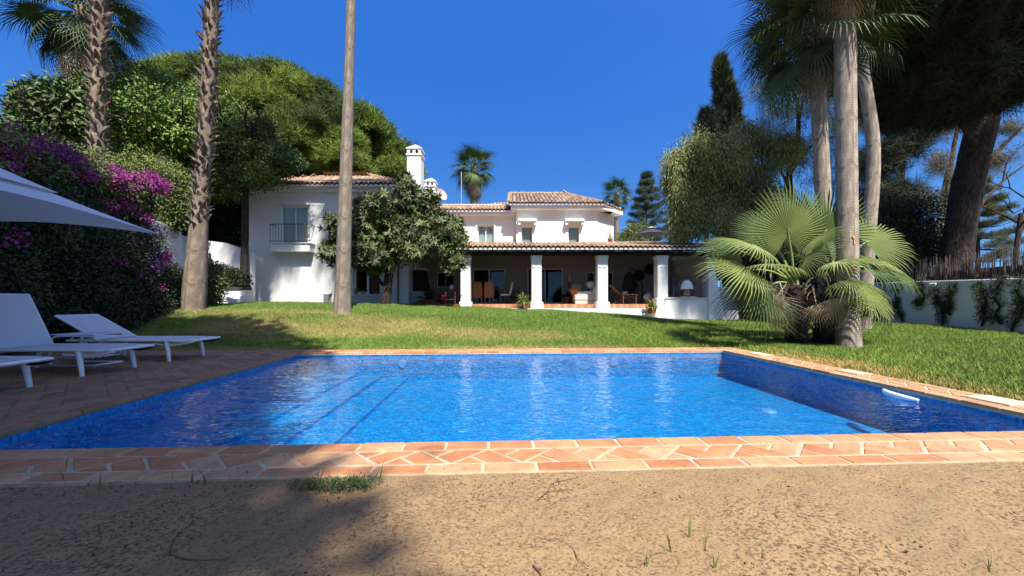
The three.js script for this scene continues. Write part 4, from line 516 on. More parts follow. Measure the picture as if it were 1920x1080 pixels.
const bootG = [0, 1, 2].map((k) => { const r = rng(60 + k), b = new GB(), w = 0.075 + 0.02 * r(), L = 0.2 + 0.08 * r(); // broken-off leaf base
  const pts = [[0, -0.03, 0.9], [0.45, 0.035, 1], [0.8, 0.085, 0.62], [1, 0.13 + 0.03 * r(), 0.28]]; let pr = null; for (const [t, z, ww] of pts) { const A = b.v(-w * ww, L * t, z, 0, t), M = b.v(0, L * t, z + 0.03, 0.5, t), B = b.v(w * ww, L * t, z, 1, t), N = b.v(0, L * t, z - 0.02, 0.5, t); if (pr) { b.q(pr[0], pr[1], M, A); b.q(pr[1], pr[2], B, M); b.q(pr[2], pr[3], N, B); b.q(pr[3], pr[0], A, N); } pr = [A, M, B, N]; } b.q(...pr); return b.geo(true); });
function boots(t, axis, r0, from, to, n, seed, sc = 1, out = 1) { const r = rng(seed); for (let i = 0; i < n; i++) { const k = lerp(from, to, (i + r() * 0.6) / n), p = axis(k), a = i * 2.39996 + r() * 0.3, rad = (typeof r0 === 'function' ? r0(k) : r0) * 0.96, o = part(t, 'leaf_base', bootG[i % 3], mBoot[Math.floor(r() * 4)]); o.position.copy(p).add(new V3(Math.sin(a) * rad, 0, Math.cos(a) * rad)).sub(t.position); o.rotation.set(0, a, 0); o.rotateX(rr(-0.15, 0.2, r) * out); o.rotateZ(rr(-0.6, 0.6, r)); o.scale.set(sc * rr(0.55, 1.0, r), sc * rr(0.6, 1.3, r), sc * rr(0.7, 1.3, r)); } }
function palm(label, base, top, r, m, o = {}) { // r: radius as a function of 0..1 up the trunk
  const t = thing('fan_palm', label, 'palm tree', base, o.group); const mid = base.clone().lerp(top, 0.5).add(o.bow || new V3()), cv = new THREE.CatmullRomCurve3([base.clone().add(new V3(0, -0.2, 0)), base.clone().lerp(mid, 0.5), mid, mid.clone().lerp(top, 0.5), top]), pts = cv.getPoints(o.rings || 60);
  part(t, 'trunk', sweep(pts, r, 18, 2, 0.035, o.seed), m, true);
  if (o.boots) for (const [a, b2, n, s, out] of o.boots) boots(t, (k) => cv.getPoint(k), r, a, b2, n, o.seed + Math.round(a * 100), s, out);
  if (o.n) palmHead(t, top, o.n, o.sc || 1, o.seed, o); return t;
}
// ---------- palms ----------
{
  // left: tall palm with a rough, boot-covered upper trunk
  const b1 = ground(362, 581), d1 = -b1.z;
  const fl = (k) => 0.235 * (1 + 0.32 * Math.exp(-k * 16)) * lerp(1, 0.8, k) + (k > 0.2 && k < 0.4 ? 0.0 : 0);
  palm('tall palm with ragged pale leaf bases, standing between bougainvillea and house', b1, at(407, -170, d1), (t) => 0.31 * lerp(1, 0.6, sst(0.02, 0.36, t)) * (1 - 0.12 * t), mPalmBrown, { seed: 11, n: 34, sc: 1.05, dead: 6, lo: -30, bow: new V3(0.05, 0, 0), boots: [[0.21, 0.42, 130, 0.85, 1.6], [0.42, 0.85, 165, 0.95, 0.8]] });
  // two palms at the far left
  const d2 = 13.5; palm('palm with patchy brown bark behind the bougainvillea, thicker of the far-left pair', onG(182, d2), at(187, -190, d2), (t) => 0.225 * (1 - 0.12 * t), mPalmBrown, { seed: 12, n: 30, sc: 1.2, dead: 6, lo: -25, boots: [[0.3, 0.9, 280, 1.1, 0.8]] });
  const d3 = 18; palm('palm with a shaggy skirt of dry leaves, thinner of the far-left pair', onG(152, d3), at(152, 10, d3), (t) => 0.24, mPalmBrown, { seed: 13, n: 40, sc: 1.55, dead: 30, lo: -62, skirt: 1.3, deadS: 1.0, boots: [[0.4, 0.9, 90, 1.7, 0.6]] });
  // smooth grey palm in front of the loquat
  const b4 = ground(641, 587), d4 = -b4.z; palm('smooth grey palm trunk rising past the roof in front of the loquat tree', b4, at(667, -290, d4), (t) => 0.2 * lerp(1, 0.66, sst(0.12, 0.62, t)) + 0.11 * Math.exp(-t * 22), mPalmGrey, { seed: 14, n: 38, sc: 1.25, dead: 8, lo: -40, rings: 90 });
  // right-hand group
  const b5 = ground(1591, 654), d5 = -b5.z; const p5 = palm('thick pale palm trunk closest to the pool corner, rising through the low fan palm', b5, at(1582, -135, d5), (t) => 0.185 + 0.06 * Math.exp(-t * 14), mPalmPale, { seed: 15, n: 34, sc: 1.0, dead: 34, lo: -48, skirt: 0.8, deadS: 0.72, rings: 90 });
  { const sc = part(p5, 'scar', (() => { const b = new GB(); for (const [x, y, w, h] of [[0, 0, 0.02, 0.09], [-0.012, 0.1, 0.035, 0.05], [0.02, 0.06, 0.02, 0.06]]) { const n = 8, c = b.v(x, y, 0.192 - x * x * 2); for (let i = 0; i <= n; i++) { const a = i / n * 2 * PI, k = 0.8 + 0.2 * Math.sin(i * 3.1), xx = x + Math.cos(a) * w * k, yy = y + Math.sin(a) * h * k; b.v(xx, yy, Math.sqrt(0.197 ** 2 - xx * xx) + 0.001); } for (let i = 0; i < n; i++) b.t(c, c + 1 + i, c + 2 + i); } return b.geo(); })(), mat([0.55, 0.27, 0.1])); sc.position.set(-0.05, at(0, 455, d5).y - b5.y, 0.0); }
  const d6 = 9.0; palm('slender palm with a low drooping crown, second trunk of the right-hand group', onG(1556, d6), at(1528, 40, d6), (t) => 0.17 * (1 - 0.12 * t), mPalmPale, { seed: 16, n: 52, sc: 0.96, dead: 18, lo: -55, skirt: 0.6, deadS: 0.75 });
  const d7 = 12; palm('thin curved palm trunk behind the thick pale one', onG(1619, d7), at(1590, -60, d7), (t) => 0.19 * (1 - 0.2 * t), mPalmPale, { seed: 17, n: 24, sc: 1.1, dead: 6, bow: new V3(0.55, 0, 0) });
  // far palms beyond the roof
  const d8 = 38; palm('shaggy round-headed palm behind the tiled roof', onG(887, d8), at(889, 312, d8), (t) => 0.33, mPalmBrown, { seed: 18, n: 46, sc: 1.28, dead: 34, lo: -45, skirt: 1.1 });
  const d9 = 42; palm('small-headed palm behind the right corner of the house', onG(1154, d9), at(1157, 362, d9), (t) => 0.26, mPalmBrown, { seed: 19, n: 36, sc: 1.05, dead: 8, lo: -30 });
}
// low clump of fan palms on the lawn: every big leaf is set out
{
  const d = 8.25, b = ground(1496, 645), base = new V3(b.x, b.y, b.z);
  const t = thing('low_fan_palm', 'low bushy fan palm with big bright fan leaves beside the pool corner', 'palm tree', base);
  const hub = at(1490, 535, d), hub2 = at(1563, 530, d + 0.1);
  part(t, 'trunk', sweep(curve([base.clone().add(new V3(-0.02, -0.1, 0)), at(1492, 600, d), hub], 16), (k) => lerp(0.235, 0.15, k), 14, 2, 0.2, 4), mBarkDark, true);
  const b2 = ground(1548, 648); part(t, 'trunk', sweep(curve([b2.clone().add(new V3(0, -0.1, 0)), at(1555, 600, d + 0.1), hub2], 16), (k) => lerp(0.3, 0.15, k), 14, 2, 0.2, 5), mBarkDark, true);
  boots(t, (k) => base.clone().lerp(hub, k), 0.2, 0.1, 1, 60, 71, 0.9, 0.8); boots(t, (k) => b2.clone().lerp(hub2, k), (k) => lerp(0.27, 0.16, k), 0.1, 1, 60, 72, 0.9, 0.8);
  const r = rng(91);
  // [crown, hub px, hub py, hub depth, axis px, axis py (direction on the picture), axis depth, face (normal x,y,z), radius, spread, droop, dry]
  const L = [
    [0, 1478, 438, 8.1, -0.12, 1, 0.25, [0, 0.25, 1], 1.12, 300, 0.1, 0], [1, 1545, 440, 8.2, 0.35, 0.9, 0.2, [-0.35, 0.35, 0.9], 1.05, 230, 0.16, 2],
    [0, 1418, 462, 8.0, -1, 0.25, 0.3, [-0.1, 0.85, 0.45], 0.95, 190, 0.3, 1], [0, 1405, 505, 7.9, -1, 0.02, 0.5, [0, 0.8, 0.6], 1.05, 200, 0.42, 1], [0, 1428, 545, 7.95, -0.85, -0.5, 0.4, [-0.4, 0.5, 0.75], 0.95, 210, 0.6, 2],
    [1, 1622, 455, 8.35, 1, 0.3, 0.0, [0.1, 0.6, 0.8], 1.1, 190, 0.2, 0], [1, 1620, 500, 8.4, 1, -0.05, 0.2, [0, 0.9, 0.4], 1.05, 200, 0.35, 2], [1, 1610, 540, 8.1, 0.9, -0.45, 0.4, [0.3, 0.6, 0.7], 0.95, 210, 0.55, 1],
    [1, 1572, 490, 7.8, 0.5, 0.1, 0.9, [0, 0.9, 0.3], 0.9, 220, 0.35, 1], [0, 1512, 480, 7.8, 0.2, 0.55, 0.8, [-0.1, 0.6, 0.6], 0.85, 230, 0.25, 0], 
    [0, 1440, 440, 8.6, -0.6, 0.8, -0.5, [-0.3, 0.5, 0.6], 0.9, 240, 0.2, 2], [1, 1590, 430, 8.7, 0.5, 0.9, -0.5, [0.2, 0.4, 0.7], 0.9, 240, 0.2, 2], [1, 1530, 470, 8.6, 0.1, 0.9, -0.6, [0, 0.3, 1], 0.9, 260, 0.15, 2],
    [0, 1385, 470, 8.5, -0.95, 0.3, -0.2, [-0.3, 0.7, 0.5], 0.95, 200, 0.35, 2], [1, 1500, 410, 8.8, -0.2, 1, -0.3, [-0.1, 0.3, 1], 0.95, 250, 0.15, 2], [1, 1655, 500, 8.6, 1, 0.1, -0.3, [0.3, 0.7, 0.5], 0.95, 190, 0.4, 1], [0, 1445, 500, 7.75, -0.5, 0.15, 0.9, [-0.1, 0.85, 0.3], 0.8, 220, 0.4, 1], [1, 1590, 525, 7.7, 0.6, -0.3, 0.85, [0.1, 0.8, 0.4], 0.8, 210, 0.5, 0], [0, 1470, 545, 8.6, -0.7, -0.5, -0.5, [-0.4, 0.6, 0.2], 0.9, 220, 0.6, 2], [1, 1640, 560, 8.5, 0.8, -0.6, -0.2, [0.4, 0.6, 0.4], 0.85, 210, 0.6, 2], ];
  for (const [c, px, py, dd, ax, ay, az, nn, R, sp, dr, mi] of L) {
    const from = c ? hub2 : hub, h = at(px, py, dd), D = new V3(ax, ay, az).normalize(); let N = new V3(...nn); N.addScaledVector(D, -N.dot(D)).normalize(); const S = D.clone().cross(N);
    const f = part(t, 'frond', fan({ R, pet: 0, spread: sp, segs: Math.round(sp / 5), droop: dr * 1.05, bend: 0, fuse: 0.46, tip: 0.22, noise: 0.14 }, 100 + px), mFan[mi]); f.quaternion.setFromRotationMatrix(new THREE.Matrix4().makeBasis(S, D, N)); f.position.copy(h).sub(base);
    part(t, 'petiole', sweep(curve([from, from.clone().lerp(h, 0.5).add(new V3(0, 0.12, 0)), h, h.clone().addScaledVector(D, 0.12)], 12), (k) => lerp(0.03, 0.014, k), 6), leaf([0.22, 0.28, 0.07]), true);
  }
  for (const [px, py, dd, ax, ay, az, s] of [[1448, 548, 7.75, -0.15, -1, 0.35, 0.62], [1432, 520, 7.8, -0.35, -1, 0.3, 0.6], [1560, 552, 7.7, 0.1, -1, 0.3, 0.62], [1590, 560, 7.75, 0.3, -1, 0.25, 0.55], [1472, 560, 7.8, 0.1, -1, 0.3, 0.5], [1530, 565, 7.8, -0.1, -1, 0.4, 0.5], [1625, 575, 8.0, 0.4, -1, 0.2, 0.55]]) { const h = at(px, py, dd), f = part(t, 'dead_frond', fanDead[px % 2], mFrondDead[px % 3 ? 2 : 0]), D = new V3(ax, ay, az).normalize(); f.position.copy(h).sub(base).addScaledVector(D, -0.7 * s); aim(f, D, (px % 7) * 0.2 - 0.5); f.scale.setScalar(s); }
  for (let i = 0; i < 26; i++) { const c = i % 2, a = r() * 2 * PI, f = part(t, 'dead_frond', fanDead[i % 2], mFrondDead[Math.floor(r() * 3)]); const el = -rr(45, 80, r) * D2R; f.position.copy(c ? hub2 : hub).add(new V3(Math.cos(a) * 0.2, rr(-0.15, 0.1, r), Math.sin(a) * 0.2 + 0.1)).sub(base); aim(f, new V3(Math.cos(a) * Math.cos(el), Math.sin(el), Math.sin(a) * Math.cos(el)), rr(-0.5, 0.5, r)); f.scale.setScalar(rr(0.42, 0.62, r)); }
}

// ---------- trees and shrubs ----------
const G = { leafy: [sprig(26, { len: 0.15, wid: 0.075, R: 0.36 }, 201), sprig(26, { len: 0.17, wid: 0.08, R: 0.4 }, 202), sprig(20, { len: 0.14, wid: 0.07, R: 0.34, hang: 0.4 }, 203)],
  small: [sprig(34, { len: 0.075, wid: 0.04, R: 0.24 }, 211), sprig(34, { len: 0.085, wid: 0.045, R: 0.27 }, 212)],
  loquat: [whorl(4, 9, { len: 0.23, wid: 0.07, R: 0.28 }, 221), whorl(4, 8, { len: 0.25, wid: 0.075, R: 0.3 }, 222)],
  pine: [needleTuft(80, 0.36, 0.026, 231, 0.2, 1.5), needleTuft(80, 0.42, 0.026, 232, 0.15, 1.6)],
  dpine: [needleTuft(90, 0.34, 0.014, 233, -0.2, 1.3), needleTuft(90, 0.38, 0.015, 234, -0.2, 1.4)],
  feather: [sprig(60, { len: 0.13, wid: 0.022, R: 0.34, hang: 1.1, up: -1 }, 241), sprig(60, { len: 0.14, wid: 0.024, R: 0.38, hang: 1.3, up: -1 }, 242)],
  flame: [needleTuft(60, 0.55, 0.05, 251, 0.75, 0.5), needleTuft(60, 0.6, 0.05, 252, 0.7, 0.5)] };
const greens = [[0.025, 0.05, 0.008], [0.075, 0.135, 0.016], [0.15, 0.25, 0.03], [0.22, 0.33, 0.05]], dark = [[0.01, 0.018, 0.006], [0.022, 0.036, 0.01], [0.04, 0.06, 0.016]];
const L = (px, py, d, rx, ry, rz, n) => { const p = at(px, py, d); return [p.x, p.y, p.z, rx, ry, rz, n]; };
{ // stone pine behind the left wing
  const d = 29, b = onG(560, d), t = thing('stone_pine', 'huge stone pine with a rounded dome crown behind the left wing of the house', 'pine tree', b), c = at(490, 292, d);
  const lobes = []; const r = rng(301), k = 29 / 720; // lobes over a dome
  for (let i = 0; i < 150; i++) { const a = r() * 2 * PI, e = Math.acos(1 - r() * 0.98), x = Math.sin(e) * Math.cos(a), z = Math.sin(e) * Math.sin(a), y = Math.cos(e); const rx = 258 * k, ry = 178 * k; const hump = x > 0.3 ? 1 - 0.05 : 1; lobes.push([c.x + x * rx, c.y - 2.2 + y * ry * hump, c.z + z * rx * 0.62, rr(1.0, 1.9, r), rr(0.7, 1.3, r), rr(1.3, 2.2, r), 150]); }
  crown(t, lobes, G.pine, mNeedle, [[0.03, 0.052, 0.008], [0.085, 0.135, 0.016], [0.165, 0.235, 0.026], [0.24, 0.31, 0.04]], { seed: 31, up: 0.5, jit: 0.5, low: -0.35, shell: 0.75, scale: 1.15 });
  const hubP = new V3(c.x, c.y - 4, c.z); limbs(b, [[[b, b.clone().lerp(hubP, 0.5).add(new V3(0.5, 0, 0)), hubP], 0.55, 0.4, 12], ...[[590, 215], [610, 290], [450, 250], [380, 270], [690, 260], [520, 160]].map(([px, py], i) => [[hubP, hubP.clone().lerp(at(px, py, d), 0.5).add(new V3(0, -0.5, 0)), at(px, py, d - 3 + i)], 0.26, 0.1])], mBark, t);
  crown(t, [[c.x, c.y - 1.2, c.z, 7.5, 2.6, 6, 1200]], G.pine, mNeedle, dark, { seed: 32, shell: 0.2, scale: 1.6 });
}
{ // leafy trees at the left
  const mk = (label, px, d, lobes, seed, geoms, cols, o = {}, tr = 0.16) => { const b = onG(px, d), t = thing('leafy_tree', label, 'tree', b); const c = lobes[0]; limbs(b, [[[b, [b.x + 0.1, (b.y + c[1]) / 2 - 0.6, b.z], [c[0], c[1] - c[4] * 0.5, c[2]]], tr, tr * 0.7, 10], ...branchy(new V3(c[0], c[1] - c[4] * 0.5, c[2]), 5, tr * 0.55, Math.min(c[3], 2) * 0.7, seed)], mBarkDark, t); crown(t, clump(lobes, 13, 0.4, seed), geoms, mLeaf, cols, { seed, up: 0.45, rough: 0.2, shell: 0.5, ...o }); return t; };
  mk('glossy green tree between the two rough palm trunks, below the stone pine', 285, 15.5, [L(285, 250, 15.5, 2.3, 2.2, 1.6, 900), L(225, 215, 15.5, 1.5, 1.3, 1.2, 420), L(330, 250, 16, 1.4, 2.2, 1.2, 520), L(265, 170, 16, 1.2, 0.8, 1, 260), L(255, 330, 15, 1.6, 1.4, 1.2, 420), L(330, 350, 15.4, 1.4, 1.2, 1.2, 420), L(385, 300, 16.5, 1.3, 1.8, 1.2, 420)], 41, G.leafy, greens, { scale: 0.95 });
  mk('rounded green tree leaning over the left eaves of the house', 455, 16.2, [L(460, 275, 16.2, 1.5, 1.2, 1.2, 480), L(515, 290, 16, 1.0, 0.6, 0.9, 230), L(420, 320, 16.3, 1.1, 1.2, 1, 330), L(490, 330, 15.9, 0.8, 0.4, 0.7, 170), L(445, 225, 16.5, 0.9, 0.55, 0.8, 200), L(395, 250, 16.6, 0.9, 0.8, 0.8, 220), L(540, 305, 15.8, 0.5, 0.25, 0.4, 70), L(490, 245, 16.2, 0.7, 0.4, 0.6, 120)], 42, G.leafy, [[0.03, 0.055, 0.01], [0.085, 0.14, 0.022], [0.17, 0.25, 0.05], [0.25, 0.34, 0.09]], { scale: 0.8 });
  mk('pale large-leaved tree with arching shoots against the sky at the far left', 95, 14.5, [L(110, 240, 14.5, 1.4, 1.0, 1.2, 330), L(70, 175, 14.5, 0.8, 0.3, 0.5, 60), L(60, 215, 14.5, 0.5, 0.3, 0.4, 50), L(135, 195, 14.8, 0.8, 0.7, 0.7, 150), L(95, 195, 14.6, 0.7, 0.5, 0.6, 110), L(150, 250, 14.8, 1.0, 0.9, 0.8, 220)], 43, [sprig(16, { len: 0.24, wid: 0.14, R: 0.42, hang: 0.5 }, 261), sprig(14, { len: 0.22, wid: 0.13, R: 0.4, hang: 0.3 }, 262)], [[0.04, 0.075, 0.015], [0.075, 0.13, 0.025], [0.11, 0.18, 0.045]], { up: 0.3, shell: 0.3 }, 0.1);
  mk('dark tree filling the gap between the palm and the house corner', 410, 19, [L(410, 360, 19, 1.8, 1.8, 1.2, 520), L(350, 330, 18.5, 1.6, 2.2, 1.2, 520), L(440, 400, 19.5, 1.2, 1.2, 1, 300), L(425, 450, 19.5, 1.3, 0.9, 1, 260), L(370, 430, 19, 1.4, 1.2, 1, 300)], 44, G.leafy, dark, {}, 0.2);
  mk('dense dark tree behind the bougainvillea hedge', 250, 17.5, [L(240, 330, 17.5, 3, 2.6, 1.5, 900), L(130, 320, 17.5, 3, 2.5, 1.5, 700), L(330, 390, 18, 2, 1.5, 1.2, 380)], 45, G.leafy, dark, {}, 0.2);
}
// garden wall at the left with planting
const wA = new V3(-8.9, 0, -4.2), wB = new V3(-11.75, 0, -13.2);
const alongWall = (t, y, out = 0) => { const p = wA.clone().lerp(wB, t), n = new V3(wB.z - wA.z, 0, -(wB.x - wA.x)).normalize(); if (n.x < 0) n.negate(); return p.addScaledVector(n, out).setY(y); };
{
  const t = thing('garden_wall', 'tall white garden wall at the left, overgrown and ending beside the rough palm', 'wall', new V3(wB.x, 0.5, wB.z)), len = wA.distanceTo(wB), dir = Math.atan2(wB.x - wA.x, -(wB.z - wA.z));
  const s = new THREE.Shape(); s.moveTo(-9, -0.6); s.lineTo(len, -0.6); s.lineTo(len, 2.15); s.lineTo(len - 0.05, 2.5); s.lineTo(len - 0.12, 2.88); s.lineTo(len * 0.75, 2.95); s.lineTo(0, 2.6); s.lineTo(-9, 2.4); s.closePath(); const g = new THREE.ExtrudeGeometry(s, { depth: 0.35, bevelEnabled: true, bevelSize: 0.02, bevelThickness: 0.02, bevelSegments: 1 }); const h = planar(g); h.translate(0, 0.5, 0); h.rotateY(PI / 2 - dir); h.translate(wA.x, 0, wA.z); part(t, 'wall', h, mWall, true);
  const q = alongWall(0.93, 3.3); part(t, 'handrail', merge([rod(q, q.clone().add(new V3(0, 1.1, 0)), 0.03), rod(q.clone().add(new V3(0, 0.95, 0)), alongWall(0.62, 3.35), 0.03)]), mIron, true);
  // back retaining wall, gate, planter, steps
  const bw = thing('retaining_wall', 'white retaining wall sloping down behind the rough palm towards the house', 'wall', at(400, 540, 16.5)); { const s2 = new THREE.Shape(), d = 16.5, X = (p) => XX(p, d), Y = (p) => YY(p, d); s2.moveTo(X(330), Y(585)); s2.lineTo(X(470), Y(585)); s2.lineTo(X(470), Y(472)); s2.lineTo(X(420), Y(455)); s2.lineTo(X(395), Y(452)); s2.lineTo(X(336), Y(440)); s2.closePath(); const g2 = new THREE.ExtrudeGeometry(s2, { depth: 0.3, bevelEnabled: false }); g2.translate(0, 0, -d - 0.3); part(bw, 'wall', planar(g2), mWall, true); }
  const gt = thing('garden_gate', 'dark metal garden gate right of the rough palm', 'gate', at(388, 515, 16.3)); const gd = 16.3, gx = (p) => XX(p, gd), gy = (p) => YY(p, gd); part(gt, 'frame', merge([bx(gx(380), gx(382.5), gy(516), gy(475), gd, gd + 0.06, 0), bx(gx(391.5), gx(394), gy(516), gy(475), gd, gd + 0.06, 0), bx(gx(382.6), gx(391.4), gy(477), gy(475), gd, gd + 0.06, 0)]), mIron, true); part(gt, 'brace', rod(at(382, 513, gd), at(392, 495, gd), 0.025), mIron, true); for (let i = 0; i < 5; i++) part(gt, 'bar', rod(at(383.5 + i * 1.8, 514, gd), at(383.5 + i * 1.8, 477, gd), 0.012, 6), mIron, true);
  const pl = thing('planter_wall', 'low white planter wall with dark top between the steps and the house corner', 'planter', at(440, 565, 15.4)); part(pl, 'wall', bx(XX(396, 15.4), XX(462, 15.4), 0.5, YY(544, 15.4), 15.4, 15.7), mWall, true); part(pl, 'coping', bx(XX(396, 15.4), XX(462, 15.4), YY(544, 15.4) + 0.003, YY(538, 15.4), 15.36, 15.74), mat([0.05, 0.04, 0.035]), true);
  const hd = thing('clipped_shrub', 'dark clipped shrub on top of the planter wall', 'shrub', at(425, 530, 15.9)); crown(hd, [L(415, 522, 15.9, 0.75, 0.36, 0.4, 260), L(440, 526, 15.9, 0.4, 0.28, 0.3, 120)], G.small, mLeaf, dark, { seed: 51 }); part(hd, 'stem', rod(at(420, 545, 15.9), at(420, 522, 15.9), 0.05), mBarkDark, true);
  const sp = thing('garden_steps', 'white garden steps with a sloping side wall left of the house', 'steps', at(420, 570, 14.6)); for (let i = 0; i < 4; i++) part(sp, 'step', bx(XX(398 + i * 1, 14.6), XX(428, 14.6), 0.5, YY(570 - i * 5, 14.6), 14.4 + i * 0.28, 14.68 + i * 0.28), mWall, true); { const s3 = new THREE.Shape(), d = 14.3, X = (p) => XX(p, d), Y = (p) => YY(p, d); s3.moveTo(X(400), Y(580)); s3.lineTo(X(440), Y(580)); s3.lineTo(X(440), Y(561)); s3.lineTo(X(432), Y(560)); s3.lineTo(X(404), Y(548)); s3.lineTo(X(400), Y(548)); s3.closePath(); const g3 = new THREE.ExtrudeGeometry(s3, { depth: 0.16, bevelEnabled: true, bevelSize: 0.012, bevelThickness: 0.012, bevelSegments: 1 }); g3.translate(0, 0, -d - 0.16); part(sp, 'side_wall', planar(g3), mWall, true); }
}
{ // bougainvillea over the wall
  const t = thing('bougainvillea', 'bougainvillea with magenta flowers covering the garden wall at the left', 'climbing plant', alongWall(0.4, 0.2, 0.3)), lobes = [], fl = [], r = rng(61);
  const topY = (k) => lerp(3.3, 4.55, clamp(k / 0.7, 0, 1)) * (k > 0.72 ? lerp(1, 0.7, (k - 0.72) / 0.15) : 1);
  for (let i = 0; i < 96; i++) { const k = i < 70 ? rr(-0.05, 0.7, r) : rr(-0.55, -0.05, r), h = r(), y = lerp(0.5, topY(k) - 0.5, h); const p = alongWall(k, y, rr(0.25, 0.7, r) * (1 - 0.25 * h)); lobes.push([p.x, p.y, p.z, rr(0.5, 0.8, r), rr(0.45, 0.75, r), rr(0.5, 0.8, r), 95]); }
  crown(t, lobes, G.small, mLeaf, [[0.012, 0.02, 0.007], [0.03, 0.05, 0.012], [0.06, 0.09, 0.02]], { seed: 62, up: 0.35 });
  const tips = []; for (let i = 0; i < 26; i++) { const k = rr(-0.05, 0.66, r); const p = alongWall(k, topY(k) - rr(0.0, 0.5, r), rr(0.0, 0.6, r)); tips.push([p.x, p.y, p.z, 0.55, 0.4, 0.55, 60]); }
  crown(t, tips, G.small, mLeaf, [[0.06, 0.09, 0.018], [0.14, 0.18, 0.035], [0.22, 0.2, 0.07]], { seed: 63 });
  const F1 = (k0, k1, y0, y1, n, m) => { for (let i = 0; i < n; i++) { const k = rr(k0, k1, r), p = alongWall(k, topY(k) - rr(y0, y1, r), rr(0.5, 1.15, r)); fl.push([p.x, p.y, p.z, rr(0.15, 0.35, r), rr(0.1, 0.25, r), rr(0.15, 0.35, r), m]); } };
  F1(-0.05, 0.7, -0.3, 0.5, 15, 7); F1(0.5, 0.72, 0.2, 0.6, 13, 18); F1(0.2, 0.5, 0.0, 0.5, 10, 14); F1(0.45, 0.72, 0.8, 2.6, 18, 11); F1(0.1, 0.74, 1.2, 3.6, 14, 5);
  crown(t, fl, [sprig(16, { len: 0.055, wid: 0.05, R: 0.13, up: -0.6 }, 64), sprig(14, { len: 0.05, wid: 0.045, R: 0.12, up: -0.6 }, 65)], mPetal, [[0.42, 0.03, 0.17], [0.4, 0.03, 0.25], [0.33, 0.022, 0.3], [0.5, 0.13, 0.16]], { seed: 66, name: 'blossoms', shell: 0.3 });
  limbs(alongWall(0.5, 0), [0.05, 0.2, 0.34, 0.5, 0.62, 0.7, 0.76].map((k, i) => [[alongWall(k, -0.1, 0.35), alongWall(k + 0.02, 1.2, 0.3 + 0.1 * (i % 2)), alongWall(k - 0.03, 2.4, 0.25), alongWall(k + 0.05, 3.4, 0.1)], 0.07, 0.025]), mBarkDark, t, 'stem');
}
{ // other shrubs on the left
  const mk = (name, label, cat, lobes, geoms, cols, seed, stem, o = {}) => { const c = lobes[0], t = thing(name, label, cat, new V3(c[0], H(c[0], -c[2]), c[2])); crown(t, lobes, geoms, mLeaf, cols, { seed, ...o }); limbs(null, [0, 1, 2].map((i) => [[[c[0] + (i - 1) * 0.06, H(c[0], -c[2]) - 0.05, c[2]], [c[0] + (i - 1) * 0.15, (c[1] + H(c[0], -c[2])) / 2, c[2] + 0.05], [c[0] + (i - 1) * 0.3, c[1], c[2]]], stem, stem * 0.5, 6]), mBarkDark, t, 'stem'); return t; };
  mk('climbing_shrub', 'yellow-green climbing shrub on the wall between the bougainvillea and the rough palm', 'shrub', [L(275, 340, 12.6, 1.1, 0.7, 0.7, 330), L(235, 380, 12.2, 0.8, 0.8, 0.6, 260), L(310, 375, 12.8, 0.8, 0.7, 0.6, 260), L(290, 410, 12.6, 0.7, 0.6, 0.5, 200)], G.small, [[0.045, 0.065, 0.014], [0.13, 0.175, 0.032], [0.22, 0.27, 0.06]], 71, 0.05);
  mk('wall_shrub', 'loose green shrub against the white wall left of the rough palm', 'shrub', [L(290, 515, 12.4, 0.5, 0.5, 0.4, 130), L(322, 530, 12.2, 0.35, 0.35, 0.3, 70), L(285, 470, 12.4, 0.35, 0.4, 0.3, 40)], G.small, [[0.02, 0.034, 0.01], [0.05, 0.085, 0.02], [0.1, 0.15, 0.04]], 72, 0.025);
  mk('low_shrub', 'low dark shrub at the foot of the white wall', 'shrub', [L(290, 552, 11.8, 0.7, 0.35, 0.4, 220), L(255, 556, 11.6, 0.5, 0.3, 0.3, 120)], G.small, [[0.02, 0.03, 0.008], [0.05, 0.07, 0.015], [0.09, 0.1, 0.02]], 73, 0.02);
  mk('leafy_shrub', 'leafy green shrub at the right foot of the rough palm', 'shrub', [L(388, 540, 12.6, 0.4, 0.5, 0.35, 150), L(395, 515, 12.8, 0.3, 0.3, 0.25, 70), L(378, 560, 12.5, 0.4, 0.25, 0.3, 90)], G.small, [[0.04, 0.07, 0.015], [0.09, 0.14, 0.03], [0.15, 0.2, 0.05]], 74, 0.02);
}
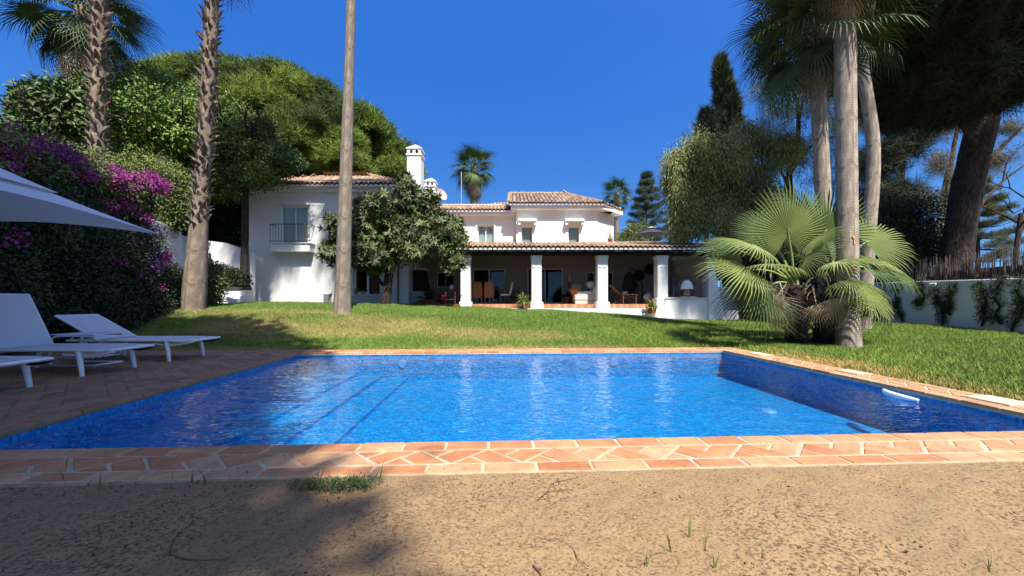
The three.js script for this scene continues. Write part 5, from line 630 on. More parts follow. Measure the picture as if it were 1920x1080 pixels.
{ // loquat in front of the house
  const d = 15.4, b = onG(722, d), t = thing('loquat_tree', 'spreading loquat tree with long dark leaves in front of the house', 'tree', b);
  const lobes = [L(735, 430, d, 1.7, 1.1, 1.2, 260), L(660, 425, d, 0.9, 0.85, 0.9, 130), L(690, 480, d - 0.3, 1.0, 0.6, 0.9, 130), L(800, 420, d, 1.1, 0.8, 1, 160), L(770, 370, d, 0.55, 0.65, 0.6, 80), L(760, 345, d, 0.3, 0.3, 0.3, 26), L(840, 440, d, 0.65, 0.6, 0.6, 80), L(630, 478, d - 0.2, 0.55, 0.32, 0.5, 50), L(780, 470, d - 0.4, 0.9, 0.5, 0.8, 110), L(730, 400, d + 0.2, 1.0, 0.7, 0.9, 120), L(850, 480, d, 0.4, 0.5, 0.4, 40), L(690, 410, d + 0.3, 0.8, 0.6, 0.7, 90), L(800, 380, d, 0.5, 0.5, 0.5, 60)];
  crown(t, clump(lobes, 7, 0.46, 83), G.loquat, mLeaf, [[0.025, 0.036, 0.011], [0.06, 0.082, 0.021], [0.11, 0.135, 0.036], [0.17, 0.16, 0.06]], { seed: 81, up: 0.5, jit: 0.4, shell: 0.45 });
  const f = at(733, 490, d), tr = (px, py) => at(px, py, d); limbs(b, [[[b.clone().add(new V3(0, -0.1, 0)), at(726, 540, d), f], 0.2, 0.16, 12], [[f, tr(760, 480), tr(800, 462), tr(840, 450)], 0.11, 0.04], [[f, tr(745, 450), tr(765, 400), tr(762, 350)], 0.11, 0.03], [[f, tr(700, 470), tr(670, 440)], 0.09, 0.03], [[at(726, 545, d), tr(708, 520), tr(690, 485), tr(640, 478)], 0.08, 0.02], [[f, tr(780, 440), tr(815, 410)], 0.07, 0.03], [[f, tr(720, 430), tr(700, 400)], 0.07, 0.02]], mBarkDark, t);
}
// ---------- right-hand side: wall, fence, trees ----------
{
  const A = [15.9, 17.5], B = [14.5, 10.4], len = Math.hypot(A[0] - B[0], A[1] - B[1]), dir = Math.atan2(A[0] - B[0], A[1] - B[1]), put = (g) => { g.rotateY(PI / 2 - dir); g.translate(B[0], 0, -B[1]); return g; };
  const pt = (s, y, out) => new V3(lerp(B[0], A[0], s / len) - Math.cos(dir) * out, y, -(lerp(B[1], A[1], s / len) + Math.sin(dir) * out));
  const w = thing('boundary_wall', 'white boundary wall at the right with creepers hanging down it', 'wall', pt(len / 2, 0, 0)); const s = new THREE.Shape(); s.moveTo(-6, -0.3); s.lineTo(len + 1.2, -0.3); s.lineTo(len + 1.2, 1.66); s.lineTo(len * 0.86, 1.74); s.lineTo(-6, 1.42); s.closePath(); const g = new THREE.ExtrudeGeometry(s, { depth: 0.3, bevelEnabled: true, bevelSize: 0.03, bevelThickness: 0.03, bevelSegments: 2 }); part(w, 'wall', put(planar(g).translate(0, 0, -0.3)), mWall, true);
  part(w, 'buttress', put(planar(new RoundedBoxGeometry(0.3, 1.72, 0.16, 2, 0.05)).translate(len * 0.42, 0.75, -0.32)), mWall, true);
  { const wx = 15.9, wd = 17.5; part(w, 'wall', bx(9.2, wx, -0.3, 1.66, wd + 0.6, wd + 0.9), mWall, true); }
  const r = rng(111);
  for (let i = 0; i < 9; i++) { const s0 = len * [0.02, 0.1, 0.2, 0.28, 0.4, 0.5, 0.62, 0.75, 0.9][i] + rr(-0.1, 0.1, r), pts = [pt(s0, 1.64, 0.3)], n = 5; let q = s0; const bot = [0.1, 0.3, 0.2, 0.5, 0.15, 0.8, 0.2, 0.3, 0.2][i]; for (let k = 1; k <= n; k++) { q += rr(-0.18, 0.18, r); pts.push(pt(q, lerp(1.6, bot, k / n), 0.38)); }
    const t = thing('creeper', ['creeper on the white boundary wall, at the right edge of the picture', 'wide dark creeper on the boundary wall, second from the right edge', 'creeper with a curved stem on the boundary wall, third from the right edge', 'short creeper on the boundary wall right of its buttress', 'creeper beside the buttress of the boundary wall', 'short thin creeper on the boundary wall, reaching only half way down', 'long creeper on the boundary wall left of the buttress', 'bushy creeper on the boundary wall, second from its far end', 'creeper at the far end of the boundary wall behind the palms'][i], 'climbing plant', pts[n].clone()); part(t, 'stem', sweep(curve(pts, 20), (k) => lerp(0.018, 0.03, k), 6, 1, 0.2), mBarkDark, true);
    const cv = new THREE.CatmullRomCurve3(pts), lobes = []; for (let k = 0; k < 9; k++) { const p = cv.getPoint(rr(0, 0.95, r)); lobes.push([p.x, p.y, p.z, rr(0.07, 0.17, r), rr(0.08, 0.2, r), rr(0.1, 0.22, r), 9]); } crown(t, lobes, G.small, mLeaf, [[0.02, 0.03, 0.01], [0.05, 0.075, 0.02], [0.08, 0.1, 0.03]], { seed: 120 + i, scale: 0.55, shell: 0.1 }); }
  // brushwood fence
  const f = thing('brushwood_fence', 'dark brushwood fence standing behind the white boundary wall', 'fence', pt(len / 2, 0.5, -0.8)), gs = [[], []]; const st = new THREE.CylinderGeometry(0.006, 0.016, 1, 4, 1); for (let i = 0; i < 900; i++) { const h = rr(2.2, 2.75, r), k = st.clone(); k.scale(rr(0.8, 1.6, r), h, 1); k.rotateZ(rr(-0.05, 0.05, r)); k.rotateX(rr(-0.05, 0.05, r)); const p = pt(rr(-6, len + 1, r), h / 2, -0.8 - rr(0, 0.12, r)); k.translate(p.x, p.y, p.z); gs[i % 2].push(k); }
  tag(part(f, 'stick', merge(gs[0]), mat([0.07, 0.055, 0.045]), true), null, null, null, 'stuff'); tag(part(f, 'stick', merge(gs[1]), mat([0.15, 0.12, 0.1]), true), null, null, null, 'stuff'); part(f, 'wire', rod(pt(-6, 1.9, -0.76), pt(len + 1, 1.9, -0.76), 0.01, 5), mIron, true); part(f, 'backing', put(new THREE.BoxGeometry(len + 7, 2.1, 0.03).translate(len / 2 - 2.5, 1.05, 0.96)), mat([0.03, 0.025, 0.02]), true);
}
{ // great dark pine
  const d = 16.5, b = onG(1782, d), t = thing('shade_pine', 'great leaning pine with a thick dark trunk at the right edge', 'pine tree', b), q = (px, py, dd) => at(px, py, dd ?? d);
  limbs(b, [[[b, q(1790, 500), q(1812, 360), q(1845, 220), q(1868, 130), q(1878, 20)], 0.54, 0.42, 16], [[q(1858, 165), q(1900, 90, 15.5), q(1960, -20, 15)], 0.55, 0.35, 12], [[q(1866, 130), q(1830, 40, 15.5), q(1800, -40, 15)], 0.4, 0.25], [[q(1872, 60), q(1740, 20, 14), q(1640, 10, 13)], 0.22, 0.08], [[q(1850, 190), q(1800, 130, 15), q(1700, 100, 14)], 0.13, 0.04], [[q(1830, 270, 16), q(1760, 190, 15), q(1690, 170, 14.5)], 0.1, 0.03]], mBarkDark, t);
  const lobes = [L(1700, 90, 13.5, 2.0, 1.1, 2, 420), L(1650, 30, 13, 1.8, 1.2, 2, 380), L(1760, 150, 14, 1.7, 0.9, 2, 380), L(1840, 90, 14, 2.2, 1.4, 2.4, 480), L(1930, 60, 13, 2.2, 1.6, 2.4, 420), L(1720, 200, 15, 1.2, 0.6, 1.4, 190), L(1660, 150, 14.5, 0.9, 0.6, 1.2, 120), L(1780, 215, 15, 0.8, 0.4, 1.0, 90), L(1910, 160, 14.5, 1.4, 0.6, 1.5, 160), L(1780, 20, 13, 3, 1.4, 3, 560), L(1700, -60, 12.5, 3.2, 1.6, 3.4, 560), L(1850, -90, 12.5, 3.6, 2, 3.6, 620), L(1780, -190, 13, 4.6, 2.2, 4.4, 800), L(1980, -100, 13, 3.4, 2.4, 4, 520), L(1640, -140, 12.5, 2.6, 1.6, 3, 380)];
  crown(t, lobes, G.dpine, mNeedle, [[0.012, 0.018, 0.008], [0.022, 0.032, 0.012], [0.045, 0.06, 0.02]], { seed: 131, shell: 0.35, scale: 1.25, up: 0.3 });
}
{ // pepper tree, thin trees, cypress
  const mk = (name, label, lobes, limbL, base, geoms, m2, cols, o, barkM = mBarkDark) => { const t = thing(name, label, 'tree', base); if (limbL) limbs(base, limbL, barkM, t); crown(t, o.k ? clump(lobes, o.k, 0.42, o.seed) : lobes, geoms, m2, cols, o); return t; };
  let d = 17.5, b = onG(1400, d), f = at(1395, 470, d);
  mk('pepper_tree', 'wide pepper tree with feathery hanging foliage right of the porch', [L(1300, 330, d, 1.5, 1.7, 1.5, 420), L(1275, 290, d, 0.9, 0.9, 0.9, 170), L(1350, 300, d, 1.4, 1.5, 1.4, 380), L(1290, 400, d, 1.2, 1.2, 1.2, 320), L(1370, 400, d, 1.8, 1.6, 1.5, 480), L(1430, 330, d, 1.5, 1.7, 1.4, 400), L(1450, 270, d, 1.0, 0.8, 1, 170), L(1400, 250, d + 0.5, 0.9, 0.6, 0.8, 120), L(1265, 350, d, 0.6, 1.2, 0.8, 120), L(1460, 430, d, 1.2, 1.4, 1.2, 320)], [[[b, b.clone().lerp(f, 0.5).add(new V3(0.15, 0, 0)), f], 0.28, 0.2, 12], [[f, at(1350, 400, d), at(1300, 330, d)], 0.13, 0.04], [[f, at(1410, 380, d), at(1430, 300, d)], 0.14, 0.04], [[f, at(1370, 360, d), at(1360, 290, d)], 0.1, 0.03]], b, G.feather, mLeaf, [[0.06, 0.075, 0.022], [0.16, 0.19, 0.05], [0.28, 0.31, 0.09], [0.36, 0.37, 0.12]], { seed: 141, k: 9, hang: 1, rough: 0.2, shell: 0.4, scale: 1.3 });
  d = 20; b = onG(1478, d);
  mk('feathery_tree', 'thin dark-limbed feathery tree against the sky behind the right-hand palms', [L(1440, 150, d, 1.1, 0.8, 1, 70), L(1470, 210, d, 1.5, 1.3, 1.2, 130), L(1440, 240, d, 1.0, 0.8, 1, 70), L(1530, 180, d, 1.4, 1.2, 1.2, 120), L(1575, 230, d, 1.2, 1.6, 1.2, 140), L(1510, 280, d, 1.4, 1.0, 1.2, 110), L(1600, 170, d, 1.2, 1, 1, 80), L(1560, 320, d, 1.5, 1.3, 1.2, 130)], [[[b, at(1480, 430, d), at(1478, 330, d)], 0.24, 0.18, 10], [[at(1478, 330, d), at(1496, 250, d), at(1494, 190, d), at(1478, 150, d)], 0.14, 0.04], [[at(1496, 230, d), at(1510, 180, d), at(1530, 140, d)], 0.08, 0.03], [[at(1478, 330, d), at(1520, 275, d), at(1580, 250, d)], 0.1, 0.03], [[at(1478, 350, d), at(1440, 270, d), at(1420, 240, d)], 0.07, 0.02]], b, G.feather, mLeaf, [[0.04, 0.06, 0.025], [0.11, 0.15, 0.055], [0.2, 0.24, 0.09]], { seed: 142, hang: 1, shell: 0.2, scale: 0.85 });
  d = 26; b = onG(1360, d); const cy = []; for (const [py, w, px] of [[128, 0.16, 1351], [145, 0.3, 1353], [165, 0.48, 1357], [190, 0.66, 1362], [215, 0.78, 1364], [240, 0.86, 1364], [270, 0.9, 1362], [305, 0.95, 1360], [340, 1, 1360]]) cy.push(L(px, py, d, w * 0.72, 0.7, w * 0.72, Math.round(70 + 130 * w)));
  mk('cypress', 'tall narrow cypress rising above the pepper tree', cy, [[[b, at(1360, 400, d), at(1358, 180, d)], 0.25, 0.05, 8]], b, G.flame, mNeedle, [[0.02, 0.026, 0.008], [0.06, 0.07, 0.018], [0.14, 0.14, 0.04]], { seed: 143, up: 0.75, shell: 0.6, rough: 0.2 });
  d = 25; b = onG(1325, d); mk('cypress', 'shorter dark cypress tip left of the tall one', [L(1326, 225, d, 0.3, 0.5, 0.3, 60), L(1325, 250, d, 0.5, 0.6, 0.5, 100), L(1325, 285, d, 0.6, 0.8, 0.6, 120)], [[[b, at(1325, 400, d), at(1325, 240, d)], 0.2, 0.05, 8]], b, G.flame, mNeedle, dark, { seed: 144, up: 0.75, shell: 0.5 });
  // slender dark trees between the palms and the pine
  d = 22; b = onG(1690, d); mk('slender_pine', 'slender dark pine with bare forked trunk left of the great pine', [L(1690, 215, d, 1.4, 0.8, 1.2, 120), L(1650, 300, d, 1.3, 1.0, 1, 130), L(1700, 270, d, 1.0, 0.6, 1, 70), L(1640, 200, d, 1.2, 0.9, 1, 110), L(1665, 370, d, 1.6, 0.9, 1, 160)], [[[b, at(1693, 420, d), at(1690, 330, d), at(1697, 230, d)], 0.24, 0.1, 10], [[at(1692, 380, d), at(1680, 290, d), at(1655, 240, d)], 0.12, 0.04], [[at(1690, 320, d), at(1715, 250, d)], 0.08, 0.03], [[at(1690, 360, d), at(1640, 320, d)], 0.07, 0.02]], b, G.dpine, mNeedle, [[0.014, 0.022, 0.012], [0.03, 0.045, 0.022], [0.07, 0.09, 0.04]], { seed: 145, shell: 0.2, scale: 1.5 });
  d = 24; b = onG(1790, d); mk('olive_tree', 'pale dry-looking tree glimpsed behind the great leaning trunk', [L(1770, 240, d, 1.4, 1.3, 1, 120), L(1760, 310, d, 1.2, 1.2, 1, 110), L(1790, 370, d, 1.3, 1.0, 1, 100), L(1870, 300, d, 1.6, 1.4, 1, 120), L(1890, 240, d, 1.2, 0.9, 1, 70), L(1735, 370, d, 0.9, 0.9, 0.8, 70)], [[[b, at(1775, 440, d), at(1780, 330, d), at(1795, 240, d)], 0.22, 0.1, 10], [[at(1760, 400, d), at(1775, 320, d)], 0.1, 0.05], [[at(1830, 390, d), at(1860, 300, d), at(1925, 230, d)], 0.16, 0.08], [[at(1785, 410, d), at(1830, 390, d), at(1880, 340, d), at(1935, 300, d)], 0.12, 0.04], [[at(1860, 300, d), at(1850, 230, d)], 0.07, 0.03], [[at(1880, 340, d), at(1890, 300, d), at(1920, 270, d)], 0.05, 0.02]], b, G.feather, mLeaf, [[0.08, 0.075, 0.035], [0.16, 0.145, 0.07], [0.24, 0.2, 0.11]], { seed: 146, shell: 0.1, scale: 0.9, up: 0.1 }, bark([0.34, 0.27, 0.2]));
  const norfolk = (label, px, pyT, pyB, d2, R, seed, cols, tiers) => { const b2 = onG(px, d2), t = thing('norfolk_pine', label, 'pine tree', b2), r = rng(seed), top = at(px, pyT, d2), bot = at(px, pyB, d2), ls = [[[b2, bot, top], 0.2, 0.03, 8]], lobes = []; for (let i = 0; i < tiers; i++) { const k = (i + 0.5) / tiers, y = lerp(top.y, bot.y, k), rad = R * Math.pow(k, 0.7); for (let j = 0; j < 6; j++) { const a = j * PI / 3 + i * 0.7 + rr(-0.2, 0.2, r), e = new V3(top.x + Math.cos(a) * rad, y + rad * 0.18, top.z + Math.sin(a) * rad), m = new V3(top.x + Math.cos(a) * rad * 0.5, y - rad * 0.02, top.z + Math.sin(a) * rad * 0.5); ls.push([[new V3(top.x, y, top.z), m, e], 0.035, 0.012, 5]); for (const q of [0.35, 0.6, 0.85, 1]) { const p = new V3(top.x, y, top.z).lerp(e, q); lobes.push([p.x, p.y + rad * 0.02, p.z, 0.16, 0.08, 0.16, 4]); } } } limbs(b2, ls, mBarkDark, t); crown(t, lobes, G.dpine, mNeedle, cols, { seed, scale: 0.85, shell: 0.1 }); };
  norfolk('tiered pine with level whorls of branches behind the roof parasol', 1212, 322, 460, 36, 2.1, 151, [[0.02, 0.035, 0.02], [0.05, 0.075, 0.035], [0.09, 0.12, 0.05]], 9);
  norfolk('olive-coloured tiered pine at the right, above the brushwood fence', 1834, 330, 500, 26, 2.6, 152, [[0.05, 0.06, 0.025], [0.1, 0.11, 0.04], [0.17, 0.17, 0.06]], 8);
  // bare tree at the right edge
  d = 19; b = onG(1900, d); { const t = thing('bare_tree', 'leafless tree with thin reddish twigs at the right edge', 'tree', b); limbs(b, [[[b, at(1905, 480, d), at(1915, 400, d)], 0.12, 0.09, 8], ...branchy(at(1915, 420, d), 4, 0.06, 1.3, 161, 0.6), ...branchy(at(1940, 380, d), 3, 0.05, 1.2, 162, 0.5)], bark([0.25, 0.16, 0.13]), t); part(t, 'twig', merge(branchy(at(1900, 400, d), 3, 0.03, 1.0, 163, 0.3).map(([p, a, c2], i) => sweep(curve(p, 6), (k) => lerp(a, c2, k), 4, 1, 0, i))), bark([0.28, 0.18, 0.15]), true); }
  // hedges and shrubs
  const hedge = (name, label, cat, lobes, seed, cols, geoms = G.leafy, sc = 0.9) => { const c = lobes[0], t = thing(name, label, cat, new V3(c[0], H(c[0], -c[2]), c[2])); crown(t, lobes, geoms, mLeaf, cols, { seed, scale: sc }); limbs(null, [0, 1, 2].map((i) => [[[c[0] + i * 0.2, H(c[0], -c[2]) - 0.1, c[2]], [c[0] + i * 0.25, c[1], c[2]]], 0.05, 0.03, 6]), mBarkDark, t, 'stem'); };
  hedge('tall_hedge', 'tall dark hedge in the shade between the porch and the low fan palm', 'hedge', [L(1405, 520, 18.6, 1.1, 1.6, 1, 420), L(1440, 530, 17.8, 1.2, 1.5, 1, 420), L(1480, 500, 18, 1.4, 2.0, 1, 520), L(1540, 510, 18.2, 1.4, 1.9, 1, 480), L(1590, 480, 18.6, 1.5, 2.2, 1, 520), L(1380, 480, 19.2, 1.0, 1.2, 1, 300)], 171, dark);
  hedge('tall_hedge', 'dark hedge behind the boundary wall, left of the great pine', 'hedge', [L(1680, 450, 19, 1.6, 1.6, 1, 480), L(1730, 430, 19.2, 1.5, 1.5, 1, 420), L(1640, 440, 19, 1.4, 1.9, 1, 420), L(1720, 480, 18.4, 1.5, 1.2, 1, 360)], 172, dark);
  hedge('low_shrub', 'low dark shrub on the lawn in front of the tall hedge', 'shrub', [L(1450, 585, 15.6, 0.5, 0.32, 0.4, 120), L(1475, 582, 15.8, 0.4, 0.35, 0.4, 90)], 173, dark, G.small, 1.2);
  hedge('terrace_shrub', 'palm-like shrubs on the roof terrace beside the dark parasol', 'shrub', [L(1195, 437, 27, 0.9, 0.5, 0.6, 110), L(1175, 448, 27, 0.6, 0.35, 0.5, 60)], 174, [[0.05, 0.07, 0.02], [0.12, 0.15, 0.03], [0.2, 0.22, 0.05]]);
  { const p = new V3(XX(1138, 22.6), 4.25, -22.2), t = thing('potted_yucca', 'yellow-green spiky plant against the splayed white corner of the upper floor', 'potted plant', p); part(t, 'foliage', strapPlant(60, 0.62, 0.03, 0.3, 181, 0.3).translate(0, 0.3, 0), leaf([0.25, 0.3, 0.06])); part(t, 'pot', potGeo(0.2, 0.3), mPot); }
}

// ---------- trees behind the viewer, whose shade falls over the left of the garden ----------
[[-3.6, -8.9, 10.5, 5.9], [-7.5, -3.8, 10.5, 5.9], [-5.5, -1.2, 11, 2.9], [-10, -9.5, 11, 6], [-16, 0, 10.5, 4.6], [-4, -18, 10, 6.5], [5.5, -19.5, 9, 6]].forEach(([x, d, y, R], i) => {
  const b = new V3(x, -0.03, -d), t = thing('shade_tree', ['broad tree standing behind the viewer, outside the picture', 'broad tree behind the loungers, outside the picture', 'broad tree beyond the left edge of the picture', 'broad tree far behind the viewer', 'broad tree well beyond the left edge of the picture', 'broad tree a long way behind the viewer, outside the picture', 'broad tree behind the viewer to the east, outside the picture'][i], 'tree', b);
  limbs(b, [[[b, [x + 0.3, y * 0.5, -d], [x, y - 1, -d]], 0.3, 0.2, 10], ...branchy(new V3(x, y - 1.2, -d), 5, 0.14, 2.2, 190 + i)], mBarkDark, t);
  const r = rng(195 + i), lobes = []; for (let k = 0; k < 34; k++) { const a = r() * 2 * PI, q = Math.sqrt(r()) * R * 0.9; lobes.push([x + Math.cos(a) * q, y + rr(-0.6, 1.4, r), -d + Math.sin(a) * q, rr(1.3, 1.9, r), rr(0.7, 1.1, r), rr(1.3, 1.9, r), i < 3 ? 300 : 190]); }
  crown(t, lobes, G.leafy, mLeaf, greens, { seed: 198 + i, scale: 2.1, shell: 0.2 });
});

// ---------- loungers, side table, umbrella ----------
const mAlu = mat([0.8, 0.81, 0.82], { roughness: 0.35 }), tSling = tex(256, (u, v) => { const a = Math.abs(Math.sin(u * PI * 64)), b = Math.abs(Math.sin(v * PI * 64)); const c = 0.82 + 0.18 * Math.max(a, b); return [c, c, c]; });
const mSling = mat([0.74, 0.75, 0.76], { roughness: 0.8, map: rep(tSling, 4), transmission: 0.12, thickness: 0 });
function lounger(label, foot, ang) { // +x towards the foot end
  const t = thing('sun_lounger', label, 'sun lounger', foot, 'white sun loungers by the pool', 0), y = 0.33, hx = -1.5, w = 0.33;
  const side = (z) => sweep(curve([[-2.0, y, z], [-1.2, y, z], [-0.5, y, z], [-0.2, y - 0.005, z], [-0.03, y + 0.0, z * 0.8]].map((a) => new V3(...a)), 16), () => 0.021, 8);
  part(t, 'frame', merge([side(w), side(-w), sweep(curve([[-0.03, y, w * 0.8], [0.06, y + 0.012, w * 0.35], [0.075, y + 0.015, 0], [0.06, y + 0.012, -w * 0.35], [-0.03, y, -w * 0.8]].map((a) => new V3(...a)), 16), () => 0.021, 8), rod(new V3(-2, y, w), new V3(-2, y, -w), 0.02), rod(new V3(-0.5, y - 0.07, w), new V3(-0.5, y - 0.07, -w), 0.016), rod(new V3(hx, y - 0.03, w), new V3(hx, y - 0.03, -w), 0.016)]), mAlu);
  const low = sweep(curve([[-0.62, y - 0.05, w], [-0.3, y - 0.07, w], [-0.02, y - 0.02, w * 0.82]].map((a) => new V3(...a)), 10), () => 0.014, 8), low2 = low.clone().scale(1, 1, -1); part(t, 'foot_bow', low, mAlu); part(t, 'foot_bow', low2, mAlu);
  for (const [x, lean] of [[-0.42, 0.06], [-1.72, -0.06]]) for (const s of [1, -1]) { const l = part(t, 'leg', sweep([new V3(x, y - 0.01, s * w), new V3(x + lean * 0.5, y / 2, s * (w + 0.005)), new V3(x + lean, 0.0, s * (w + 0.01))], [0.032, 0.03, 0.025], 10), mAlu); }
  const b = new GB(), n = 22; for (let i = 0; i <= n; i++) { const u = i / n, x = lerp(hx, -0.06, u); for (let j = 0; j <= 8; j++) { const q = j / 8 * 2 - 1, ex = i === n ? -0.1 * (1 - q * q) : 0; b.v(x + ex, y + 0.012 - 0.018 * (1 - q * q) * Math.sin(u * PI), q * (w - 0.012), x, q * 0.3); } } for (let i = 0; i < n; i++) for (let j = 0; j < 8; j++) b.q(i * 9 + j, i * 9 + j + 1, i * 9 + j + 10, i * 9 + j + 9); part(t, 'seat_sling', b.geo(), mSling);
  const back = part(t, 'backrest', (() => { const g = new GB(); for (let i = 0; i <= 12; i++) for (let j = 0; j <= 8; j++) { const q = j / 8 * 2 - 1, u = i / 12; g.v(-0.78 * u, 0.012 - 0.02 * (1 - q * q) * Math.sin(u * PI), q * (w - 0.03), u, q * 0.3); } for (let i = 0; i < 12; i++) for (let j = 0; j < 8; j++) g.q(i * 9 + j, i * 9 + j + 1, i * 9 + j + 10, i * 9 + j + 9); return g.geo(); })(), mSling); back.position.set(hx - 0.02, y + 0.01, 0); back.rotation.z = -ang * D2R;
  const q = w - 0.02; part(back, 'back_frame', merge([rod(new V3(0, 0, q), new V3(-0.79, 0, q), 0.017), rod(new V3(0, 0, -q), new V3(-0.79, 0, -q), 0.017), rod(new V3(-0.79, 0, q), new V3(-0.79, 0, -q), 0.017)]), mAlu);
  part(t, 'strut', merge([1, -1].map((s) => rod(new V3(hx - 0.35 * Math.cos(ang * D2R), y + 0.35 * Math.sin(ang * D2R), s * (w - 0.05)), new V3(hx - 0.55, y - 0.02, s * (w - 0.05)), 0.01))), mAlu);
  for (const s of [1, -1]) part(t, 'wheel', new THREE.CylinderGeometry(0.055, 0.055, 0.03, 18).rotateX(PI / 2).translate(-1.82, 0.055, s * (w - 0.04)), mPlastic); return t;
}
lounger('white sling lounger with its backrest nearly upright, beside the side table', new V3(-5.1, 0, -5.22), 64);
lounger('white sling lounger with a low backrest, farthest from the viewer on the deck', new V3(-5.08, 0, -6.44), 29);
lounger('white sling lounger of which only the foot end shows at the left edge', new V3(-5.0, 0, -3.93), 45);
{
  const t = thing('side_table', 'small white tubular side table between two loungers', 'table', new V3(-6.4, 0, -5.8)), h = 0.45; const loop = (z) => sweep(curve([[0.3, h, z], [-0.2, h, z], [-0.3, h - 0.03, z], [-0.335, h - 0.12, z], [-0.345, 0.1, z], [-0.32, 0.03, z], [-0.2, 0.018, z], [0.32, 0.018, z]].map((a) => new V3(...a)), 40), () => 0.017, 8);
  part(t, 'frame', merge([loop(0.2), loop(-0.2), rod(new V3(0.31, 0.018, 0.2), new V3(0.31, 0.018, -0.2), 0.016)]), mAlu); part(t, 'table_top', bx(-0.28, 0.34, h + 0.018, h + 0.03, -0.24, 0.24, 0.004), mAlu); for (let i = 0; i < 5; i++) part(t, 'shelf_slat', rod(new V3(-0.3, 0.13, -0.18 + i * 0.09), new V3(0.28, 0.13, -0.18 + i * 0.09), 0.014), mAlu);
}
{ // square parasol over the loungers
  const y = 2.0, P2 = (x, d, h) => new V3(x, h, -d), A = P2(-5.475, 6, y), B = P2(-4.85, 3.1, y), C = P2(-8.375, 5.375, y), D = P2(-7.75, 2.475, y), ap = P2(-6.61, 4.24, 2.83);
  const t = thing('parasol', 'large pale square parasol over the loungers at the left edge', 'parasol', new V3(-6.61, 0, -4.24)), mCan = mat([0.84, 0.85, 0.85], { roughness: 0.9, map: rep(tSling, 6), transmission: 0.2, thickness: 0 });
  const panel = (p, q, s0, s1, lift, sagK) => { const b = new GB(), n = 14; for (let i = 0; i <= n; i++) for (let j = 0; j <= n; j++) { const s = lerp(s0, s1, i / n), u = j / n, e = p.clone().lerp(q, u), m = 4 * u * (1 - u); const k = ap.clone().lerp(e, s * (1 - 0.12 * m * s)); k.y += lift - sagK * m * Math.sin(s * PI) * 0.5 - 0.05 * Math.sin(s * PI) + 0.0 * m; b.v(k.x, k.y, k.z, s * 1.5, u * 3 * s); } for (let i = 0; i < n; i++) for (let j = 0; j < n; j++) b.q(i * (n + 1) + j, i * (n + 1) + j + 1, (i + 1) * (n + 1) + j + 1, (i + 1) * (n + 1) + j); return b.geo(); };
  for (const [p, q] of [[A, B], [B, D], [D, C], [C, A]]) part(t, 'canopy_panel', panel(p, q, 0.12, 1, 0, 0.1), mCan, true);
  part(t, 'vent_cap', merge([[A, B], [B, D], [D, C], [C, A]].map(([p, q]) => panel(p, q, 0.01, 0.5, 0.035, 0.05))), mCan, true);
  for (const p of [A, B, C, D, A.clone().lerp(B, 0.5), A.clone().lerp(C, 0.5), C.clone().lerp(D, 0.5), B.clone().lerp(D, 0.5)]) part(t, 'rib', rod(ap.clone().add(new V3(0, -0.2, 0)), ap.clone().lerp(p, 0.5).add(new V3(0, -0.14, 0)), 0.013, 6), mIron, true);
  for (const p of [A, B, C, D]) part(t, 'strut', rod(ap.clone().add(new V3(0, -0.5, 0)), ap.clone().lerp(p, 0.36).add(new V3(0, -0.15, 0)), 0.012, 6), mIron, true);
  part(t, 'pole', rod(new V3(-6.61, 0.1, -4.24), ap, 0.025, 12), mAlu, true); part(t, 'hub', new THREE.CylinderGeometry(0.05, 0.06, 0.12, 12).translate(-6.61, 2.3, -4.24), mPlastic, true); part(t, 'base', new THREE.CylinderGeometry(0.34, 0.36, 0.09, 24).translate(-6.61, 0.045, -4.24), mat([0.3, 0.3, 0.3]), true);
}

